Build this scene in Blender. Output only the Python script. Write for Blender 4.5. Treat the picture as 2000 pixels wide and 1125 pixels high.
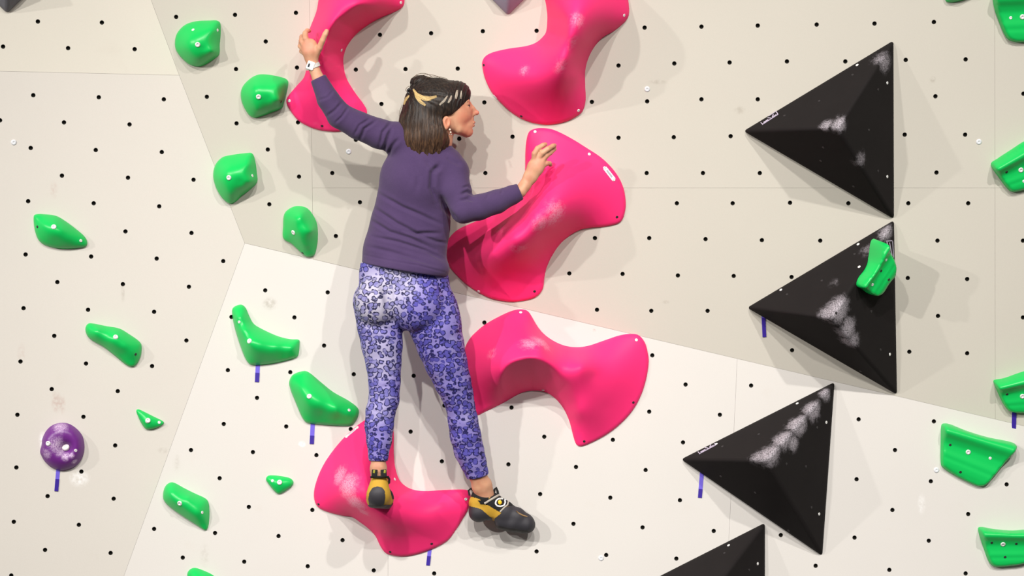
import bpy, bmesh, math, random
import numpy as np
from mathutils import Vector, Matrix
from mathutils.geometry import delaunay_2d_cdt
from mathutils.bvhtree import BVHTree

random.seed(7)
for o in list(bpy.data.objects):
    bpy.data.objects.remove(o, do_unlink=True)
SC = bpy.context.scene
COL = SC.collection

# ------------------------------------------------------------------ camera
S = 0.00185            # metres per photo pixel at the foot plane of the wall
D = 7.5                # camera to wall
ZC = 1.75              # camera height
CAM = np.array([0.0, -D, ZC])
cam = bpy.data.cameras.new('camera')
cam.sensor_width = 36.0
cam.lens = 36.0 * D / (2000 * S)
cam_o = bpy.data.objects.new('camera', cam)
cam_o.location = CAM
cam_o.rotation_euler = (math.radians(90), 0, 0)
COL.objects.link(cam_o)
SC.camera = cam_o

# ------------------------------------------------------------------ light
w = bpy.data.worlds.new('hall')
SC.world = w
w.use_nodes = True
w.node_tree.nodes['Background'].inputs[0].default_value = (1.0, 0.95, 0.89, 1)
w.node_tree.nodes['Background'].inputs[1].default_value = 0.10
SC.view_settings.view_transform = 'Standard'
SC.view_settings.look = 'None'
SC.view_settings.exposure = 0.0
SC.view_settings.gamma = 1.0
SC.view_settings.use_curve_mapping = False


def hall_lamp(name, x, y, z, watt, target=(0.2, 0.0, 0.5), radius=0.09, col=(1.0, 0.965, 0.92)):
    """ceiling floodlight of the hall, aimed at the wall"""
    l = bpy.data.lights.new(name, 'SPOT')
    l.energy = watt
    l.spot_size = math.radians(52)
    l.spot_blend = 1.0
    l.shadow_soft_size = radius
    l.color = col
    o = bpy.data.objects.new(name, l)
    o.location = (x, y, z)
    d = Vector(target) - Vector((x, y, z))
    o.rotation_euler = d.to_track_quat('-Z', 'Y').to_euler()
    COL.objects.link(o)


hall_lamp('floodlight', -2.0, -8.0, 6.7, 1700, (-0.9, 0.0, -0.3))
hall_lamp('floodlight', 0.4, -8.0, 7.8, 1550, (1.2, 0.0, 0.5))
hall_lamp('floodlight', -5.4, -7.0, 4.7, 1250, (0.3, 0.0, 0.7))
hall_lamp('floodlight', -7.6, -5.6, 4.5, 820, (1.3, 0.0, 0.9))
hall_lamp('floodlight', 3.8, -8.0, 7.4, 1550, (1.5, 0.0, 0.9))
hall_lamp('floodlight', 1.6, -8.6, 5.6, 680, (1.5, 0.0, 1.0))

# ------------------------------------------------------------------ helpers


def lin(r, g, b):
    f = lambda c: (c / 255 / 12.92) if c / 255 <= 0.04045 else ((c / 255 + 0.055) / 1.055) ** 2.4
    return (f(r), f(g), f(b), 1.0)


def raydir(px, py):
    return np.array([(px - 1000) * S, D, (562.5 - py) * S])


def at(px, py, d):
    """point seen at photo pixel (px,py), d metres in front of the wall's foot plane"""
    return CAM + raydir(px, py) * ((D - d) / D)


class Plane:
    def __init__(self, p, n):
        self.p = np.array(p, float)
        n = np.array(n, float)
        n /= np.linalg.norm(n)
        if n[1] > 0:
            n = -n
        self.n = n
        up = np.array([0, 0, 1.0])
        self.v = up - n * np.dot(up, n)
        self.v /= np.linalg.norm(self.v)
        self.u = np.cross(self.v, self.n)
        self.u /= np.linalg.norm(self.u)
        if self.u[0] < 0:
            self.u = -self.u

    def hit(self, px, py, h=0.0):
        r = raydir(px, py)
        t = np.dot(self.p + self.n * h - CAM, self.n) / np.dot(r, self.n)
        return CAM + r * t

    def uv(self, q):
        q = np.asarray(q) - self.p
        return np.array([np.dot(q, self.u), np.dot(q, self.v)])

    def w(self, u, v, h=0.0):
        return self.p + self.u * u + self.v * v + self.n * h


def plane3(a, b, c):
    a, b, c = map(np.asarray, (a, b, c))
    return Plane(a, np.cross(b - a, c - a))


def mesh_obj(name, verts, faces, mat, parent=None, loc=None, smooth=True):
    """verts in world space -> object whose origin is loc"""
    V = np.asarray(verts, float)
    if loc is None:
        loc = V.mean(axis=0)
    loc = np.asarray(loc, float)
    me = bpy.data.meshes.new(name)
    me.from_pydata((V - loc).tolist(), [], [list(map(int, f)) for f in faces])
    me.update()
    if smooth:
        me.polygons.foreach_set('use_smooth', [True] * len(me.polygons))
    if mat:
        for m in (mat if isinstance(mat, (list, tuple)) else [mat]):
            me.materials.append(m)
    o = bpy.data.objects.new(name, me)
    COL.objects.link(o)
    if parent is not None:
        o.parent = parent
        o.location = Vector(loc) - WLOC[parent.name]
    else:
        o.location = loc
    WLOC[o.name] = Vector(loc)
    return o


WLOC = {}


def bm_obj(name, bm, mat, parent=None, loc=None, smooth=True):
    bmesh.ops.recalc_face_normals(bm, faces=bm.faces[:])
    vs = [tuple(v.co) for v in bm.verts]
    bm.verts.index_update()
    fs = [[v.index for v in f.verts] for f in bm.faces]
    bm.free()
    return mesh_obj(name, vs, fs, mat, parent, loc, smooth)


def tag(o, label, cat=None, group=None, kind=None):
    o['label'] = label
    if cat:
        o['category'] = cat
    if group:
        o['group'] = group
    if kind:
        o['kind'] = kind
    return o


# ------------------------------------------------------------------ materials


def new_mat(name):
    m = bpy.data.materials.new(name)
    m.use_nodes = True
    nt = m.node_tree
    return m, nt, nt.nodes['Principled BSDF']


def N(nt, kind, **kw):
    n = nt.nodes.new(kind)
    for k, v in kw.items():
        setattr(n, k, v)
    return n


def mathn(nt, op, a, b=None, c=None, clamp=False):
    n = nt.nodes.new('ShaderNodeMath')
    n.operation = op
    n.use_clamp = clamp
    for i, x in enumerate((a, b, c)):
        if x is None:
            continue
        if isinstance(x, (int, float)):
            n.inputs[i].default_value = x
        else:
            nt.links.new(x, n.inputs[i])
    return n.outputs[0]


def maprange(nt, x, a, b, c=0.0, d=1.0, smooth=True):
    n = nt.nodes.new('ShaderNodeMapRange')
    n.interpolation_type = 'SMOOTHSTEP' if smooth else 'LINEAR'
    nt.links.new(x, n.inputs[0])
    for i, v in enumerate((a, b, c, d)):
        n.inputs[i + 1].default_value = v
    return n.outputs[0]


def mixc(nt, fac, a, b):
    n = nt.nodes.new('ShaderNodeMix')
    n.data_type = 'RGBA'
    if isinstance(fac, (int, float)):
        n.inputs[0].default_value = fac
    else:
        nt.links.new(fac, n.inputs[0])
    for i, x in ((6, a), (7, b)):
        if isinstance(x, tuple):
            n.inputs[i].default_value = x
        else:
            nt.links.new(x, n.inputs[i])
    return n.outputs[2]


def noise(nt, vec, scale, detail=3.0, rough=0.5, dist=0.0):
    n = nt.nodes.new('ShaderNodeTexNoise')
    n.inputs['Scale'].default_value = scale
    n.inputs['Detail'].default_value = detail
    n.inputs['Roughness'].default_value = rough
    n.inputs['Distortion'].default_value = dist
    if vec is not None:
        nt.links.new(vec, n.inputs['Vector'])
    return n.outputs[0]


def objco(nt):
    return nt.nodes.new('ShaderNodeTexCoord').outputs['Object']


def bump(nt, bsdf, h, strength, dist):
    b = nt.nodes.new('ShaderNodeBump')
    b.inputs['Strength'].default_value = strength
    b.inputs['Distance'].default_value = dist
    nt.links.new(h, b.inputs['Height'])
    nt.links.new(b.outputs[0], bsdf.inputs['Normal'])


def plain(name, rgb, rough=0.5, metal=0.0, bscale=None, bstr=0.2, bdist=0.001, spec=0.5):
    m, nt, b = new_mat(name)
    co = objco(nt)
    c = lin(*rgb)
    v = noise(nt, co, 35.0, 2.0)
    dk = tuple(x * 0.86 for x in c[:3]) + (1,)
    lt = tuple(min(1, x * 1.06) for x in c[:3]) + (1,)
    nt.links.new(mixc(nt, v, dk, lt), b.inputs['Base Color'])
    b.inputs['Roughness'].default_value = rough
    b.inputs['Metallic'].default_value = metal
    b.inputs['Specular IOR Level'].default_value = spec
    if bscale:
        bump(nt, b, noise(nt, co, bscale, 2.0), bstr, bdist)
    return m


def wall_mat(name, rgb, seed, face=None, smudges=()):
    m, nt, b = new_mat(name)
    co = nt.nodes.new('ShaderNodeNewGeometry').outputs['Position']
    c = lin(*rgb)
    big = noise(nt, co, 1.3 + seed * 0.1, 4.0, 0.55)
    sm = noise(nt, co, 9.0, 5.0, 0.6)
    sm2 = maprange(nt, sm, 0.60, 0.82, 0.0, 0.22)
    fine = noise(nt, co, 260.0, 2.0)
    dk = tuple(x * 0.95 for x in c[:3]) + (1,)
    lt = tuple(min(1, x * 1.03) for x in c[:3]) + (1,)
    col = mixc(nt, big, dk, lt)
    col = mixc(nt, sm2, col, lin(205, 196, 184))
    fm = maprange(nt, fine, 0.3, 0.7, 0.0, 0.10, False)
    col = mixc(nt, fm, col, tuple(x * 0.8 for x in c[:3]) + (1,))
    for (px, py, sx, sy, c2, amt) in smudges:          # scuffs, drips and chalk left on the paint
        mp = nt.nodes.new('ShaderNodeMapping')
        mp.vector_type = 'TEXTURE'
        mp.inputs['Location'].default_value = tuple(face.hit(px, py))
        mp.inputs['Scale'].default_value = (sx * S, 0.2, sy * S)
        nt.links.new(co, mp.inputs['Vector'])
        ln = nt.nodes.new('ShaderNodeVectorMath')
        ln.operation = 'LENGTH'
        nt.links.new(mp.outputs[0], ln.inputs[0])
        nz = maprange(nt, noise(nt, co, 75.0, 4.0, 0.6), 0.30, 0.66)
        col = mixc(nt, mathn(nt, 'MULTIPLY', maprange(nt, ln.outputs['Value'], 1.0, 0.2, 0.0, amt), nz), col, lin(*c2))
    nt.links.new(col, b.inputs['Base Color'])
    b.inputs['Roughness'].default_value = 0.82
    b.inputs['Specular IOR Level'].default_value = 0.15
    bump(nt, b, noise(nt, co, 420.0, 2.0), 0.25, 0.0006)
    return m


def resin_mat(name, rgb, rough=0.45, spec=0.4, spots=(), chalk=(240, 225, 228), chalk_amt=0.8, var=0.9,
              nscale=38.0, stretch=(1, 1, 1), grain=500.0):
    """moulded plastic or grit paint with chalk smudges (spots: local xyz, radius, strength)"""
    m, nt, b = new_mat(name)
    co = objco(nt)
    c = lin(*rgb)
    v = noise(nt, co, 9.0, 3.0)
    dk = tuple(x * var for x in c[:3]) + (1,)
    col = mixc(nt, v, dk, c)
    if spots:
        mp = nt.nodes.new('ShaderNodeMapping')
        mp.inputs['Scale'].default_value = stretch
        nt.links.new(co, mp.inputs['Vector'])
        nz = noise(nt, mp.outputs[0], nscale, 5.0, 0.65)
        tot = None
        for (p, r, s) in spots:
            vm = nt.nodes.new('ShaderNodeVectorMath')
            vm.operation = 'DISTANCE'
            nt.links.new(co, vm.inputs[0])
            vm.inputs[1].default_value = tuple(p)
            f = maprange(nt, vm.outputs['Value'], r, r * 0.1, 0.0, s)
            tot = f if tot is None else mathn(nt, 'MAXIMUM', tot, f)
        thr = mathn(nt, 'SUBTRACT', 1.0, mathn(nt, 'MULTIPLY', tot, 0.62))
        k = mathn(nt, 'MULTIPLY', mathn(nt, 'SUBTRACT', mathn(nt, 'ADD', nz, 0.12), mathn(nt, 'MULTIPLY', thr, 0.62)), 5.0, clamp=True)
        k = mathn(nt, 'MULTIPLY', mathn(nt, 'MULTIPLY', k, mathn(nt, 'MINIMUM', tot, 1.0)), chalk_amt)
        gr = maprange(nt, noise(nt, co, 230.0, 3.0, 0.7), 0.36, 0.62, 0.25, 1.0)
        col = mixc(nt, mathn(nt, 'MULTIPLY', k, gr), col, lin(*chalk))
    nt.links.new(col, b.inputs['Base Color'])
    b.inputs['Roughness'].default_value = rough
    b.inputs['Specular IOR Level'].default_value = spec
    bump(nt, b, noise(nt, co, grain, 2.0), 0.15, 0.0004)
    return m


M_STEEL = plain('bright_zinc', (240, 239, 237), 0.32, 0.25)
M_DARK_STEEL = plain('socket_dark', (48, 44, 46), 0.5, 0.3)
M_INSERT = plain('insert_shadowed_steel', (30, 28, 20), 0.7, 0.2)  # steel colour darkened to carry the shade inside the hole
M_PLY = plain('plywood_edge', (186, 164, 130), 0.8)
# ------------------------------------------------------------------ wall facets
FACE_LOW = Plane(at(1000, 562.5, 0), (0, -1, 0))
_e1, _e2 = at(478, 475, 0), at(2000, 832, 0)
_e = (_e2 - _e1) / np.linalg.norm(_e2 - _e1)
_u0 = np.array([-_e[2], 0, _e[0]])
TILT = math.radians(10.0)
_u = _u0 * math.cos(TILT) + np.array([0, -1, 0]) * math.sin(TILT)
FACE_MAIN = Plane(_e1, np.cross(_e, _u))
FACE_LEFT = plane3(_e1, at(242, 1125, 0), FACE_MAIN.hit(350, 147))
FACE_UP = plane3(FACE_LEFT.hit(0, 139), FACE_MAIN.hit(350, 147), FACE_MAIN.hit(295, 0))

GREYM, PINKM, WHITEM = (150, 140, 126), (188, 158, 148), (250, 250, 250)  # facets share one paint; their light and shade is put into each tone
M_WALL_MAIN = wall_mat('wall_tone_shaded_main', (201, 196, 185), 0, FACE_MAIN, [(1285, 160, 22, 6, GREYM, .35), (1445, 215, 14, 10, GREYM, .35), (1822, 155, 8, 8, GREYM, .4),
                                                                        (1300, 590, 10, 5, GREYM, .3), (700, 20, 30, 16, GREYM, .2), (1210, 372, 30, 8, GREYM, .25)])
M_WALL_LEFT = wall_mat('wall_tone_lit_left', (215, 210, 202), 1, FACE_LEFT, [(110, 785, 12, 26, PINKM, .55), (122, 790, 8, 22, PINKM, .5), (240, 570, 5, 26, GREYM, .3), (105, 370, 10, 22, PINKM, .3),
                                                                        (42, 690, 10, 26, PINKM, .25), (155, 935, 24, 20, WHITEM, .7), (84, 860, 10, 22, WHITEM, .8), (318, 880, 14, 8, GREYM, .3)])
M_WALL_LOW = wall_mat('wall_tone_lit_lower', (214, 210, 205), 2, FACE_LOW, [(527, 593, 18, 16, GREYM, .5), (590, 867, 10, 8, WHITEM, .8), (345, 905, 10, 24, GREYM, .2), (1161, 645, 5, 4, GREYM, .5),
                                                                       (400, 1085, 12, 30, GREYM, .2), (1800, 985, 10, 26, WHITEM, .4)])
M_WALL_UP = wall_mat('wall_tone_lit_upper_left', (218, 213, 201), 3)

NUTS = [(74, 42), (199, 44), (6, 91), (133, 94), (263, 96), (65, 186), (193, 190), (320, 194), (0, 235), (125, 239),
        (253, 243), (60, 289), (187, 293), (316, 297), (121, 343), (250, 347), (378, 351), (55, 393), (183, 397),
        (311, 403), (245, 452), (374, 455), (50, 497), (178, 501), (306, 505), (436, 510), (112, 551), (240, 555),
        (369, 560), (46, 602), (172, 605), (301, 609), (106, 656), (364, 665), (40, 706), (168, 710), (297, 715),
        (101, 760), (230, 764), (34, 810), (163, 814), (225, 870), (32, 913), (159, 921), (93, 969), (222, 974),
        (27, 1019), (154, 1025), (88, 1074), (216, 1080), (22, 1124),
        (437, 828), (373, 879), (494, 883), (429, 934), (486, 990), (301, 1033), (420, 1041), (357, 1089), (477, 1097),
        (502, 777), (459, 29), (578, 25), (519, 81), (461, 135), (580, 132), (404, 189), (462, 241), (582, 239),
        (523, 292), (584, 345), (344, 33), (742, 68), (842, 65), (695, 136), (792, 135), (894, 134), (745, 203),
        (649, 338), (695, 273), (526, 399), (703, 395), (656, 461), (518, 567), (640, 571), (575, 620), (633, 675),
        (445, 723), (567, 727), (691, 731), (808, 734), (452, 619), (559, 833), (618, 889), (610, 996), (544, 1047),
        (669, 1055), (601, 1106), (730, 1114), (848, 1120), (685, 838), (802, 843), (863, 901), (868, 792),
        (943, 61), (1048, 60), (946, 200), (1001, 267), (948, 338), (1259, 54), (1208, 128), (1317, 124), (1264, 198),
        (1156, 199), (1208, 269), (1316, 268), (1263, 338), (897, 271), (1322, 397), (1162, 465), (1268, 465),
        (1112, 534), (1216, 535), (1324, 538), (1166, 605), (1272, 607), (946, 630), (1274, 694), (1339, 751),
        (1268, 804), (999, 796), (1063, 853), (1197, 859), (1334, 864), (993, 907), (1125, 912), (1261, 918),
        (1370, 52), (1480, 50), (1595, 48), (1708, 46), (1824, 43), (1425, 122), (1537, 120), (1651, 120), (1769, 117),
        (1370, 194), (1480, 194), (1427, 266), (1767, 263), (1373, 338), (1484, 338), (1431, 397), (1543, 396),
        (1657, 397), (1774, 397), (1886, 116), (1827, 188), (1885, 263), (1829, 337), (1891, 397), (1999, 183),
        (1488, 469), (1602, 470), (1831, 470), (1433, 539), (1546, 541), (1773, 543), (1889, 545), (1832, 617),
        (1547, 684), (1776, 687), (1889, 690), (1378, 467), (1382, 607), (1998, 470), (1998, 620), (1467, 753), (1406, 810),
        (1677, 819), (1673, 936), (1748, 879), (1743, 996), (1328, 977), (1255, 1030), (1394, 1037), (1669, 1050),
        (1525, 1045), (1321, 1091), (1593, 1105), (1737, 1113), (1824, 823), (1818, 940), (1891, 1004), (1966, 946),
        (1814, 1056), (1886, 1120), (1055, 965), (1192, 972), (1120, 1023), (1048, 1077), (1184, 1084)]
SCREWS = [(27, 278), (1264, 174), (1912, 277), (1829, 918), (681, 296), (1174, 1090)]


def in_poly(p, poly):
    x, y = p
    c = False
    for i in range(len(poly)):
        x1, y1 = poly[i - 1]
        x2, y2 = poly[i]
        if (y1 > y) != (y2 > y) and x < (x2 - x1) * (y - y1) / (y2 - y1) + x1:
            c = not c
    return c


def inset(P, d):
    """move each edge of a ccw polygon inward by d"""
    n = len(P)
    out = []
    for i in range(n):
        a, b, c = P[i - 1], P[i], P[(i + 1) % n]
        e1 = (b - a) / np.linalg.norm(b - a)
        e2 = (c - b) / np.linalg.norm(c - b)
        n1, n2 = np.array([-e1[1], e1[0]]), np.array([-e2[1], e2[0]])
        k = (n1 + n2)
        k = k / max(0.15, (1 + np.dot(n1, n2)))
        out.append(b + k * d)
    return np.array(out)


def area2(P):
    x, y = P[:, 0], P[:, 1]
    return 0.5 * np.sum(x * np.roll(y, -1) - np.roll(x, -1) * y)


def cup_mesh(r, depth, n=12):
    """threaded insert: thin rim, barrel wall and closed end (local z = outwards)"""
    vs, fs = [], []
    for (rr, z) in ((r * 1.0, 0.0), (r * 0.80, 0.0), (r * 0.74, -depth), (0.0005, -depth)):
        for i in range(n):
            a = 2 * math.pi * i / n
            vs.append((rr * math.cos(a), rr * math.sin(a), z))
    for k in range(3):
        for i in range(n):
            j = (i + 1) % n
            fs.append((k * n + i, k * n + j, (k + 1) * n + j, (k + 1) * n + i))
    me = bpy.data.meshes.new('threaded_insert')
    me.from_pydata(vs, [], fs)
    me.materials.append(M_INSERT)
    return me


def bolt_mesh(name, r, mat, sock=True, n=14):
    """round bolt head with bevelled rim and hex socket (local z = outwards)"""
    vs, fs = [], []
    prof = [(1.0, -0.9), (1.0, 0.12), (0.86, 0.34), (0.40, 0.38), (0.34, 0.12), (0.02, 0.08)] if sock else \
        [(1.0, -0.9), (1.0, 0.10), (0.82, 0.24), (0.20, 0.28), (0.15, 0.16), (0.02, 0.14)]
    for (rr, z) in prof:
        for i in range(n):
            a = 2 * math.pi * i / n
            vs.append((r * rr * math.cos(a), r * rr * math.sin(a), r * z))
    for k in range(len(prof) - 1):
        for i in range(n):
            j = (i + 1) % n
            fs.append((k * n + i, k * n + j, (k + 1) * n + j, (k + 1) * n + i))
    me = bpy.data.meshes.new(name)
    me.from_pydata(vs, [], fs)
    me.polygons.foreach_set('use_smooth', [True] * len(me.polygons))
    me.materials.append(mat)
    return me


ME_INSERT = cup_mesh(4.3 * S, 0.011)
ME_BOLT = bolt_mesh('bolt', 5.0 * S, M_STEEL)
ME_WASHER = bolt_mesh('screw', 3.1 * S, M_STEEL, False)
ME_DSCREW = bolt_mesh('screw', 2.6 * S, M_DARK_STEEL, False)
ME_WSCREW = bolt_mesh('screw', 5.4 * S, plain('pale_zinc', (226, 228, 232), 0.5, 0.1), False)


def put(me, name, p, n, parent):
    o = bpy.data.objects.new(name, me)
    COL.objects.link(o)
    o.parent = parent
    o.location = Vector(p) - WLOC[parent.name]
    o.rotation_euler = Vector(n).to_track_quat('Z', 'Y').to_euler()
    return o


def build_wall(name, face, label, mat, polys):
    allp = np.array([face.hit(*q) for poly in polys for q in poly])
    uv = np.array([face.uv(p) for p in allp])
    c = face.w(*uv.mean(axis=0))
    # backing board: hull-like sheet behind the panels, one polygon per panel joined into a slab
    bm = bmesh.new()
    for poly in polys:
        P = [face.uv(face.hit(*q)) for q in poly]
        f1 = [bm.verts.new(face.w(*p, -0.020)) for p in P]
        bm.faces.new(f1)
        f2 = [bm.verts.new(face.w(*p, -0.045)) for p in P]
        bm.faces.new(f2[::-1])
        for i in range(len(P)):
            bm.faces.new((f1[i], f1[i - 1], f2[i - 1], f2[i]))
    root = bm_obj(name, bm, M_PLY, None, c, False)
    tag(root, label, None, None, 'structure')
    for poly in polys:
        P = np.array([face.uv(face.hit(*q)) for q in poly])
        if area2(P) < 0:
            P = P[::-1]
            poly = poly[::-1]
        Q = inset(P, 0.0003)
        verts = [Vector(q) for q in Q]
        n0 = len(verts)
        edges = [(i, (i + 1) % n0) for i in range(n0)]
        holes = []
        for nut in NUTS:
            if in_poly(nut, poly):
                hc = face.uv(face.hit(*nut))
                r = 4.3 * S
                k0 = len(verts)
                for i in range(12):
                    a = 2 * math.pi * i / 12
                    verts.append(Vector((hc[0] + r * math.cos(a), hc[1] + r * math.sin(a))))
                    edges.append((k0 + i, k0 + (i + 1) % 12))
                holes.append((hc, nut))
        r2 = delaunay_2d_cdt(verts, edges, [], 1, 1e-6)
        vo, fo = r2[0], r2[2]
        hcs = np.array([h[0] for h in holes]) if holes else np.zeros((0, 2))
        polyl = [tuple(q) for q in Q]
        faces = []
        for f in fo:
            cc = np.mean([[vo[i].x, vo[i].y] for i in f], axis=0)
            if len(hcs) and np.min(np.hypot(*(hcs - cc).T)) < 4.1 * S:
                continue
            if not in_poly(cc, polyl):
                continue
            faces.append(list(f))
        V3 = [face.w(v.x, v.y, 0.0) for v in vo]
        k = len(V3)
        V3 += [face.w(q[0], q[1], -0.018) for q in Q]
        # outline rim
        idx = {}
        for i, q in enumerate(Q):
            d = [(v.x - q[0]) ** 2 + (v.y - q[1]) ** 2 for v in vo]
            idx[i] = int(np.argmin(d))
        for i in range(n0):
            j = (i + 1) % n0
            faces.append([idx[i], k + i, k + j, idx[j]])
        po = mesh_obj('panel', V3, faces, mat, root, face.w(*P.mean(axis=0)), False)
        for (hc, nut) in holes:
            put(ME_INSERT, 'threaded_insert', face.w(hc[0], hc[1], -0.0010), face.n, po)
        for s in SCREWS:
            if in_poly(s, poly):
                put(ME_WSCREW, 'screw', face.hit(*s), face.n, po)
    return root


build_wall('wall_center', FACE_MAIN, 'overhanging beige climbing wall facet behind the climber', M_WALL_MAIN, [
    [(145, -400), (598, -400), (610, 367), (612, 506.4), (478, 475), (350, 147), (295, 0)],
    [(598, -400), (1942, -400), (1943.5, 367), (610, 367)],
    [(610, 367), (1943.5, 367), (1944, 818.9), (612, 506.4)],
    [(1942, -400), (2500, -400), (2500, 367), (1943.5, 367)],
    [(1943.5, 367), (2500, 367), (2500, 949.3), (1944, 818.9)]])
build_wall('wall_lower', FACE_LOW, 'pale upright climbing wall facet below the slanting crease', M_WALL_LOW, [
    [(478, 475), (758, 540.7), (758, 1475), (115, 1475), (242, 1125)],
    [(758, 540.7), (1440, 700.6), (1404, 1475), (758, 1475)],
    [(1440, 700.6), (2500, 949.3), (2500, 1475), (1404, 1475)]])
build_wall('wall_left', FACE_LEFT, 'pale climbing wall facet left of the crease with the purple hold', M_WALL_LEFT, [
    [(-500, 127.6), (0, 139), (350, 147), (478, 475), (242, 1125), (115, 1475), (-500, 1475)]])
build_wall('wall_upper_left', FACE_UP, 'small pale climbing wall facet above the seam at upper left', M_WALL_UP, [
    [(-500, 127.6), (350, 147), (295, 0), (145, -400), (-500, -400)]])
# ------------------------------------------------------------------ climbing holds


def catmull(P, n_per=6):
    P = np.asarray(P, float)
    n = len(P)
    out = []
    for i in range(n):
        p0, p1, p2, p3 = P[i - 1], P[i], P[(i + 1) % n], P[(i + 2) % n]
        for k in range(n_per):
            t = k / n_per
            out.append(0.5 * ((2 * p1) + (-p0 + p2) * t + (2 * p0 - 5 * p1 + 4 * p2 - p3) * t * t + (-p0 + 3 * p1 - 3 * p2 + p3) * t ** 3))
    return np.array(out)


def resample(P, step):
    Q = np.vstack([P, P[:1]])
    d = np.hypot(*(Q[1:] - Q[:-1]).T)
    s = np.concatenate([[0], np.cumsum(d)])
    n = max(24, int(s[-1] / step))
    t = np.linspace(0, s[-1], n, endpoint=False)
    return np.stack([np.interp(t, s, Q[:, 0]), np.interp(t, s, Q[:, 1])], 1)


def tps(C, h, lam=0.0):
    d = np.linalg.norm(C[:, None] - C[None], axis=2)
    K = np.where(d > 0, d * d * np.log(np.maximum(d, 1e-9)), 0)
    n = len(C)
    P = np.hstack([np.ones((n, 1)), C])
    A = np.zeros((n + 3, n + 3))
    A[:n, :n] = K + np.diag(np.broadcast_to(lam, n))
    A[:n, n:] = P
    A[n:, :n] = P.T
    sol = np.linalg.solve(A, np.concatenate([h, np.zeros(3)]))

    def f(X):
        d = np.linalg.norm(X[:, None] - C[None], axis=2)
        k = np.where(d > 0, d * d * np.log(np.maximum(d, 1e-9)), 0)
        return k @ sol[:n] + sol[n] + X @ sol[n + 1:]
    return f


BVH = {}


def seg_dist(P2, line):
    best = np.full(len(P2), 1e9)
    tt = np.zeros(len(P2))
    L = np.array(line, float)
    n = len(L) - 1
    for i in range(n):
        a, e = L[i], L[i + 1] - L[i]
        t = np.clip(((P2 - a) @ e) / (e @ e), 0, 1)
        d = np.linalg.norm(P2 - (a + t[:, None] * e), axis=1)
        m = d < best
        best[m] = d[m]
        tt[m] = (i + t[m]) / n
    return best, tt


def dist_to_outline(X, R):
    A, E = R, np.roll(R, -1, axis=0) - R
    out = []
    ee = np.maximum(1e-12, (E * E).sum(1))
    for c in range(0, len(X), 2000):
        Y = X[c:c + 2000, None, :] - A[None]
        t = np.clip((Y * E[None]).sum(2) / ee, 0, 1)
        out.append(np.sqrt(((Y - t[..., None] * E[None]) ** 2).sum(2)).min(1))
    return np.concatenate(out) if out else np.zeros(0)


def in_poly_many(X, poly):
    X = np.asarray(X)
    P = np.asarray(poly)
    A = np.roll(P, 1, axis=0)
    x, y = X[:, 0][:, None], X[:, 1][:, None]
    x1, y1, x2, y2 = A[:, 0][None], A[:, 1][None], P[:, 0][None], P[:, 1][None]
    dy = np.where(y2 == y1, 1e-12, y2 - y1)
    hit = ((y1 > y) != (y2 > y)) & (x < (x2 - x1) * (y - y1) / dy + x1)
    return hit.sum(1) % 2 == 1


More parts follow.
